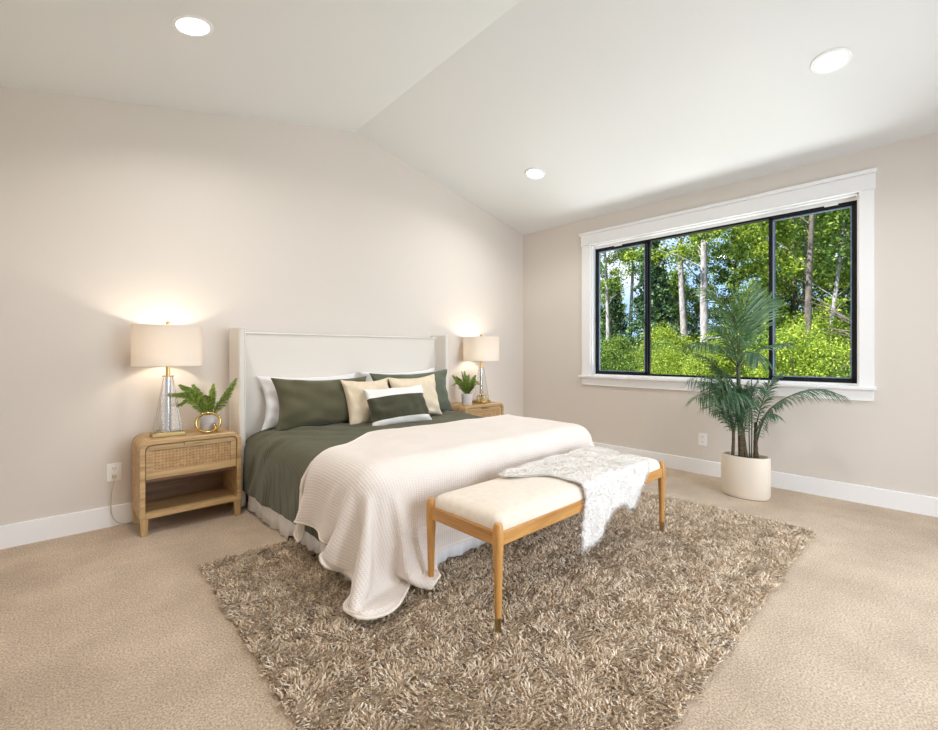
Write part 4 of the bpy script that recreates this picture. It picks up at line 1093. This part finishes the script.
# fringe of fur round the rim
# ------------------------------------------------------------------ woods beyond the window
gv, gf = [], []
gn = 40
for j in range(gn):
    for i in range(gn):
        x = 5.2 + 75 * (i / (gn - 1)) ** 1.3; y = -25 + 75 * j / (gn - 1)
        gv.append((x, y, -1.1 + .25 * math.sin(x * .5) * math.cos(y * .4) + max(0, x - 20) * .02))
gf = [(j * gn + i, j * gn + i + 1, (j + 1) * gn + i + 1, (j + 1) * gn + i) for j in range(gn - 1) for i in range(gn - 1)]
g_ = struct(mesh_obj('ground', gv, gf, M['ground'], angle=None)); g_['label'] = 'shaded forest floor outside the window'

def leaf_cloud(cent, size, seed, flat=.5):
    g = np.random.default_rng(seed); N = len(cent)
    a = g.normal(0, 1, (N, 3)); a /= np.linalg.norm(a, axis=1, keepdims=True)
    r = g.normal(0, 1, (N, 3)); r[:, 2] += 0; b = np.cross(a, r); b /= np.linalg.norm(b, axis=1, keepdims=True) + 1e-9
    c = np.cross(a, b)
    s = size * g.uniform(.6, 1.3, N)
    V = np.stack([cent - a * s[:, None], cent + b * (s * .55)[:, None] + c * (s * .15)[:, None], cent + a * s[:, None], cent - b * (s * .55)[:, None] + c * (s * .15)[:, None]], 1)
    return V.reshape(-1, 3), np.arange(4 * N).reshape(N, 4)

def clusters(n, per, fn, spread, seed):
    g = np.random.default_rng(seed); out = []
    for i in range(n):
        c, sc_ = fn(g)
        out.append(np.array(c) + g.normal(0, 1, (per, 3)) * np.array(spread) * sc_)
    return np.concatenate(out)

def make_tree(name, label, cat, kind, H, crown, leafm, barkm, tr, seed, nclu=90, per=110, lsize=.10, lean=(0, 0), base=.35, group=None):
    """H height, crown radius; 'broad' or 'conifer'"""
    g = random.Random(seed); t = thing(name, label, cat, (0, 0, 0), 0, group)
    bend = [(lean[0] * k + .12 * math.sin(k * 5 + seed), lean[1] * k + .12 * math.cos(k * 4 + seed), H * k) for k in [i / 9 for i in range(10)]]
    tb = MB(); tb.tube(bend, [tr * (1 - .8 * i / 9) for i in range(10)], 9)
    ends = []
    for i in range(12 if kind == 'broad' else 0):
        k = base * .7 + (1 - base * .7) * g.random(); j = int(k * 9); p = Vector(bend[min(j, 8)]).lerp(Vector(bend[min(j + 1, 9)]), k * 9 - j)
        a = g.random() * 2 * PI; L = crown * g.uniform(.5, 1.0)
        q = p + Vector((math.cos(a) * L, math.sin(a) * L, L * g.uniform(.5, 1.1)))
        tb.tube([p, p.lerp(q, .5) + Vector((0, 0, .1)), q], [tr * .16, tr * .10, tr * .03], 5); ends.append(q)
    tb.build('trunk', barkm, t)
    if kind == 'broad':
        def fn(gg):
            k = base + (1.05 - base) * gg.random(); a = gg.random() * 2 * PI
            rr = crown * math.sqrt(gg.random()) * (1.0 - .55 * max(0, (k - .55) / .5))
            return (lean[0] * k + math.cos(a) * rr, lean[1] * k + math.sin(a) * rr, H * k), gg.uniform(.6, 1.2)
        cc = clusters(nclu, per, fn, (.30, .30, .22), seed)
    else:
        g2 = np.random.default_rng(seed); out = []
        nb = nclu * 3
        for i in range(nb):
            k = base + (1 - base) * g2.random(); R_ = crown * (1 - (k - base) / (1 - base)) + .15; a = g2.random() * 2 * PI
            s = g2.random(per // 3) ** .7
            out.append(np.stack([math.cos(a) * R_ * s, math.sin(a) * R_ * s, H * k - .45 * R_ * s ** 1.5], 1) + g2.normal(0, .07, (per // 3, 3)))
        cc = np.concatenate(out)
    V, F = leaf_cloud(cc, lsize, seed + 1)
    mesh_obj('foliage', V, F, leafm, t, smooth=False)
    return t

def make_bush(label, H, R_, leafm, seed, nclu=75, per=380, lsize=.031, group=None):
    t = thing('bush', label, 'bush', (0, 0, 0), 0, group)
    st = MB(); g = random.Random(seed)
    for i in range(7):
        a = g.random() * 2 * PI; st.tube([(0, 0, -.2), (math.cos(a) * R_ * .3, math.sin(a) * R_ * .3, H * .5), (math.cos(a) * R_ * .6, math.sin(a) * R_ * .6, H * .85)], [.03, .02, .006], 5)
    st.build('stems', M['bark_dark'], t)
    def fn(gg):
        a = gg.random() * 2 * PI; k = gg.random(); rr = R_ * math.sqrt(gg.random()) * math.sqrt(max(.05, 1 - k * k))
        return (math.cos(a) * rr, math.sin(a) * rr, H * k), gg.uniform(.6, 1.1)
    V, F = leaf_cloud(clusters(nclu, per, fn, (.24, .24, .2), seed), lsize, seed + 1)
    mesh_obj('foliage', V, F, leafm, t, smooth=False)
    return t

G0 = -1.1
def place(o, x, y, rz=0, s=1.0, z=G0):
    o.location = (x, y, z); o.rotation_euler = (0, 0, rz); o.scale = (s, s, s); return o
# trees with trunks one can see
place(make_tree('birch_tree', 'slim pale-trunked tree seen through the left window sash, nearest that sash edge', 'tree', 'broad', 13, 1.9, M['leaf_mid'], M['bark_pale'], .15, 1, 70, int(90 * 1.7), .12 * .62, (.3, .6), .45), 23.8, 13.5)
place(make_tree('birch_tree', 'slim leaning pale-trunked tree seen in the middle of the left window sash', 'tree', 'broad', 14, 1.8, M['leaf_bright'], M['bark_pale'], .14, 2, 60, int(90 * 1.7), .12 * .62, (0, -1.0), .5), 25.5, 13.4)
place(make_tree('mottled_tree', 'grey mottled trunk behind the conifer in the middle window pane', 'tree', 'broad', 14, 2.2, M['leaf_mid'], M['bark_pale'], .21, 3, 70, int(100 * 1.7), .12 * .62, (0, .3), .5), 24.4, 9.45)
place(make_tree('mottled_tree', 'stout pale grey trunk rising above the palm in the middle window pane', 'tree', 'broad', 13, 2.2, M['leaf_bright'], M['bark_pale'], .22, 4, 75, int(100 * 1.7), .12 * .62, (0, -.05), .52), 21.3, 7.35)
place(make_tree('alder_tree', 'dark upright trunk in the middle of the right window sash', 'tree', 'broad', 11, 1.8, M['leaf_bright'], M['bark_dark'], .115, 5, 60, int(110 * 1.7), .10 * .62, (0, -.1), .60), 16.0, 2.68)
place(make_tree('alder_tree', 'thin leaning pale trunk just beside the dark trunk in the right window sash', 'tree', 'broad', 9, 1.4, M['leaf_mid'], M['bark_pale'], .08, 6, 45, int(90 * 1.7), .10 * .62, (.2, -.5), .55), 17.5, 2.60)
place(make_tree('fir_tree', 'dark green fir between the left sash and the grey mottled trunk', 'tree', 'conifer', 8.2, 2.0, M['leaf_dark'], M['bark_dark'], .14, 7, 90, 110, .09, (0, 0), .1), 21.5, 9.85)
place(make_tree('fir_tree', 'dark green fir behind the slim pale trunks in the left window sash', 'tree', 'conifer', 7.0, 1.9, M['leaf_dark'], M['bark_dark'], .13, 8, 80, 110, .09, (0, 0), .1), 27.5, 15.2)
place(make_tree('fir_tree', 'dark conifer at the far edge of the right window sash, behind bare twigs', 'tree', 'conifer', 8.0, 1.9, M['leaf_dark'], M['bark_dark'], .13, 9, 90, 110, .09, (0, 0), .05), 19.5, 1.35)
# bare dead twigs at the right
tw = MB(); g = random.Random(4)
for i in range(22):
    p = Vector((0, 0, .3 + 2.4 * g.random())); q = p + Vector((g.uniform(-.4, .4), g.uniform(.2, 1.3), g.uniform(-.2, .9)))
    tw.tube([p, p.lerp(q, .5) + Vector((0, 0, .1)), q], [.018, .012, .004], 5)
tw.tube([(0, 0, -.2), (.02, .02, 1.5), (0, .05, 3.2)], [.05, .035, .01], 6)
o = tag(tw.build('dead_sapling', M['bark_dark']), 'bare twiggy dead sapling in the right window sash, against the dark conifer', 'tree')
place(o, 14.2, 1.55, z=-.6)

# sunlit undergrowth
bA = make_bush('sunlit yellow-green bush filling the lower part of the right window sash', 2.7, 1.5, M['leaf_bright'], 21)
place(bA, 13.2, 2.35)
def bcopy(src, lab, x, y, rz, s, grp=None):
    c = copy_tree(src); place(c, x, y, rz, s); c['label'] = lab
    if grp: c['group'] = grp
    return c
bcopy(bA, 'bright green bush low in the middle window pane, behind the palm', 14.5, 4.6, 1.0, .95)
bcopy(bA, 'sunlit green bush at the lower corner of the middle window pane, left of the palm', 15.5, 6.6, 2.2, .85)
bB = make_bush('darker green bush low in the left window sash', 2.3, 1.6, M['leaf_mid'], 25)
place(bB, 14.8, 8.6)
bcopy(bB, 'leafy bush at the lower outer edge of the right window sash, under the bare twigs', 12.6, 1.15, 2.0, .8)
bcopy(bB, 'leafy bush behind the mullion between the middle pane and the right sash', 16.5, 3.7, 3.0, 1.15)
WB = 'undergrowth between the trunks'
for i, (x, y, s) in enumerate([(19, 10.6, 1.2), (20, 8.6, 1.2), (19, 5.6, 1.3), (21, 4.4, 1.3), (18, 1.2, 1.2), (23, 12.2, 1.3), (25, 6.4, 1.5), (17.6, 2.9, 1.2), (17.5, 7.6, 1.1), (16, 12.5, 1.1), (14, 14.5, 1.0), (18, 17, 1.2)]):
    c = bcopy(bA if i % 3 == 1 else bB, 'leafy undergrowth bush between the trunks of the woods outside', x, y, i * 1.3, s, WB)
# the wood behind: broad trees of the background
tA = make_tree('broadleaf_tree', 'leafy background tree of the woods beyond the window', 'tree', 'broad', 12, 3.0, M['leaf_mid'], M['bark_dark'], .17, 31, 110, 170, .10, (0, 0), .12, 'background trees of the woods')
place(tA, 31, 12.6, 0, .62)
tB = make_tree('broadleaf_tree', 'leafy background tree of the woods beyond the window', 'tree', 'broad', 13, 2.8, M['leaf_bright'], M['bark_dark'], .17, 35, 100, 170, .10, (0, 0), .15, 'background trees of the woods')
place(tB, 29, 5.5)
for i, (x, y, s, src) in enumerate([(33, 19.5, .6, tB), (36, 14.6, .6, tA), (31, 9.0, .9, tA), (27, 2.2, .55, tB), (31, 3.9, .95, tA), (36, 7.0, 1.05, tB), (40, 18.5, .62, tA), (40, 22.5, .7, tB), (40, 4.5, .75, tA), (28, .8, .6, tA), (25.5, 4.6, .95, tB), (44, 10.5, 1.1, tB), (27, 18.5, .8, tA), (30, 24, .9, tB), (22, 20, .75, tB), (36, 28, 1.0, tA)]):
    c = copy_tree(src); place(c, x, y, i * .9, s)
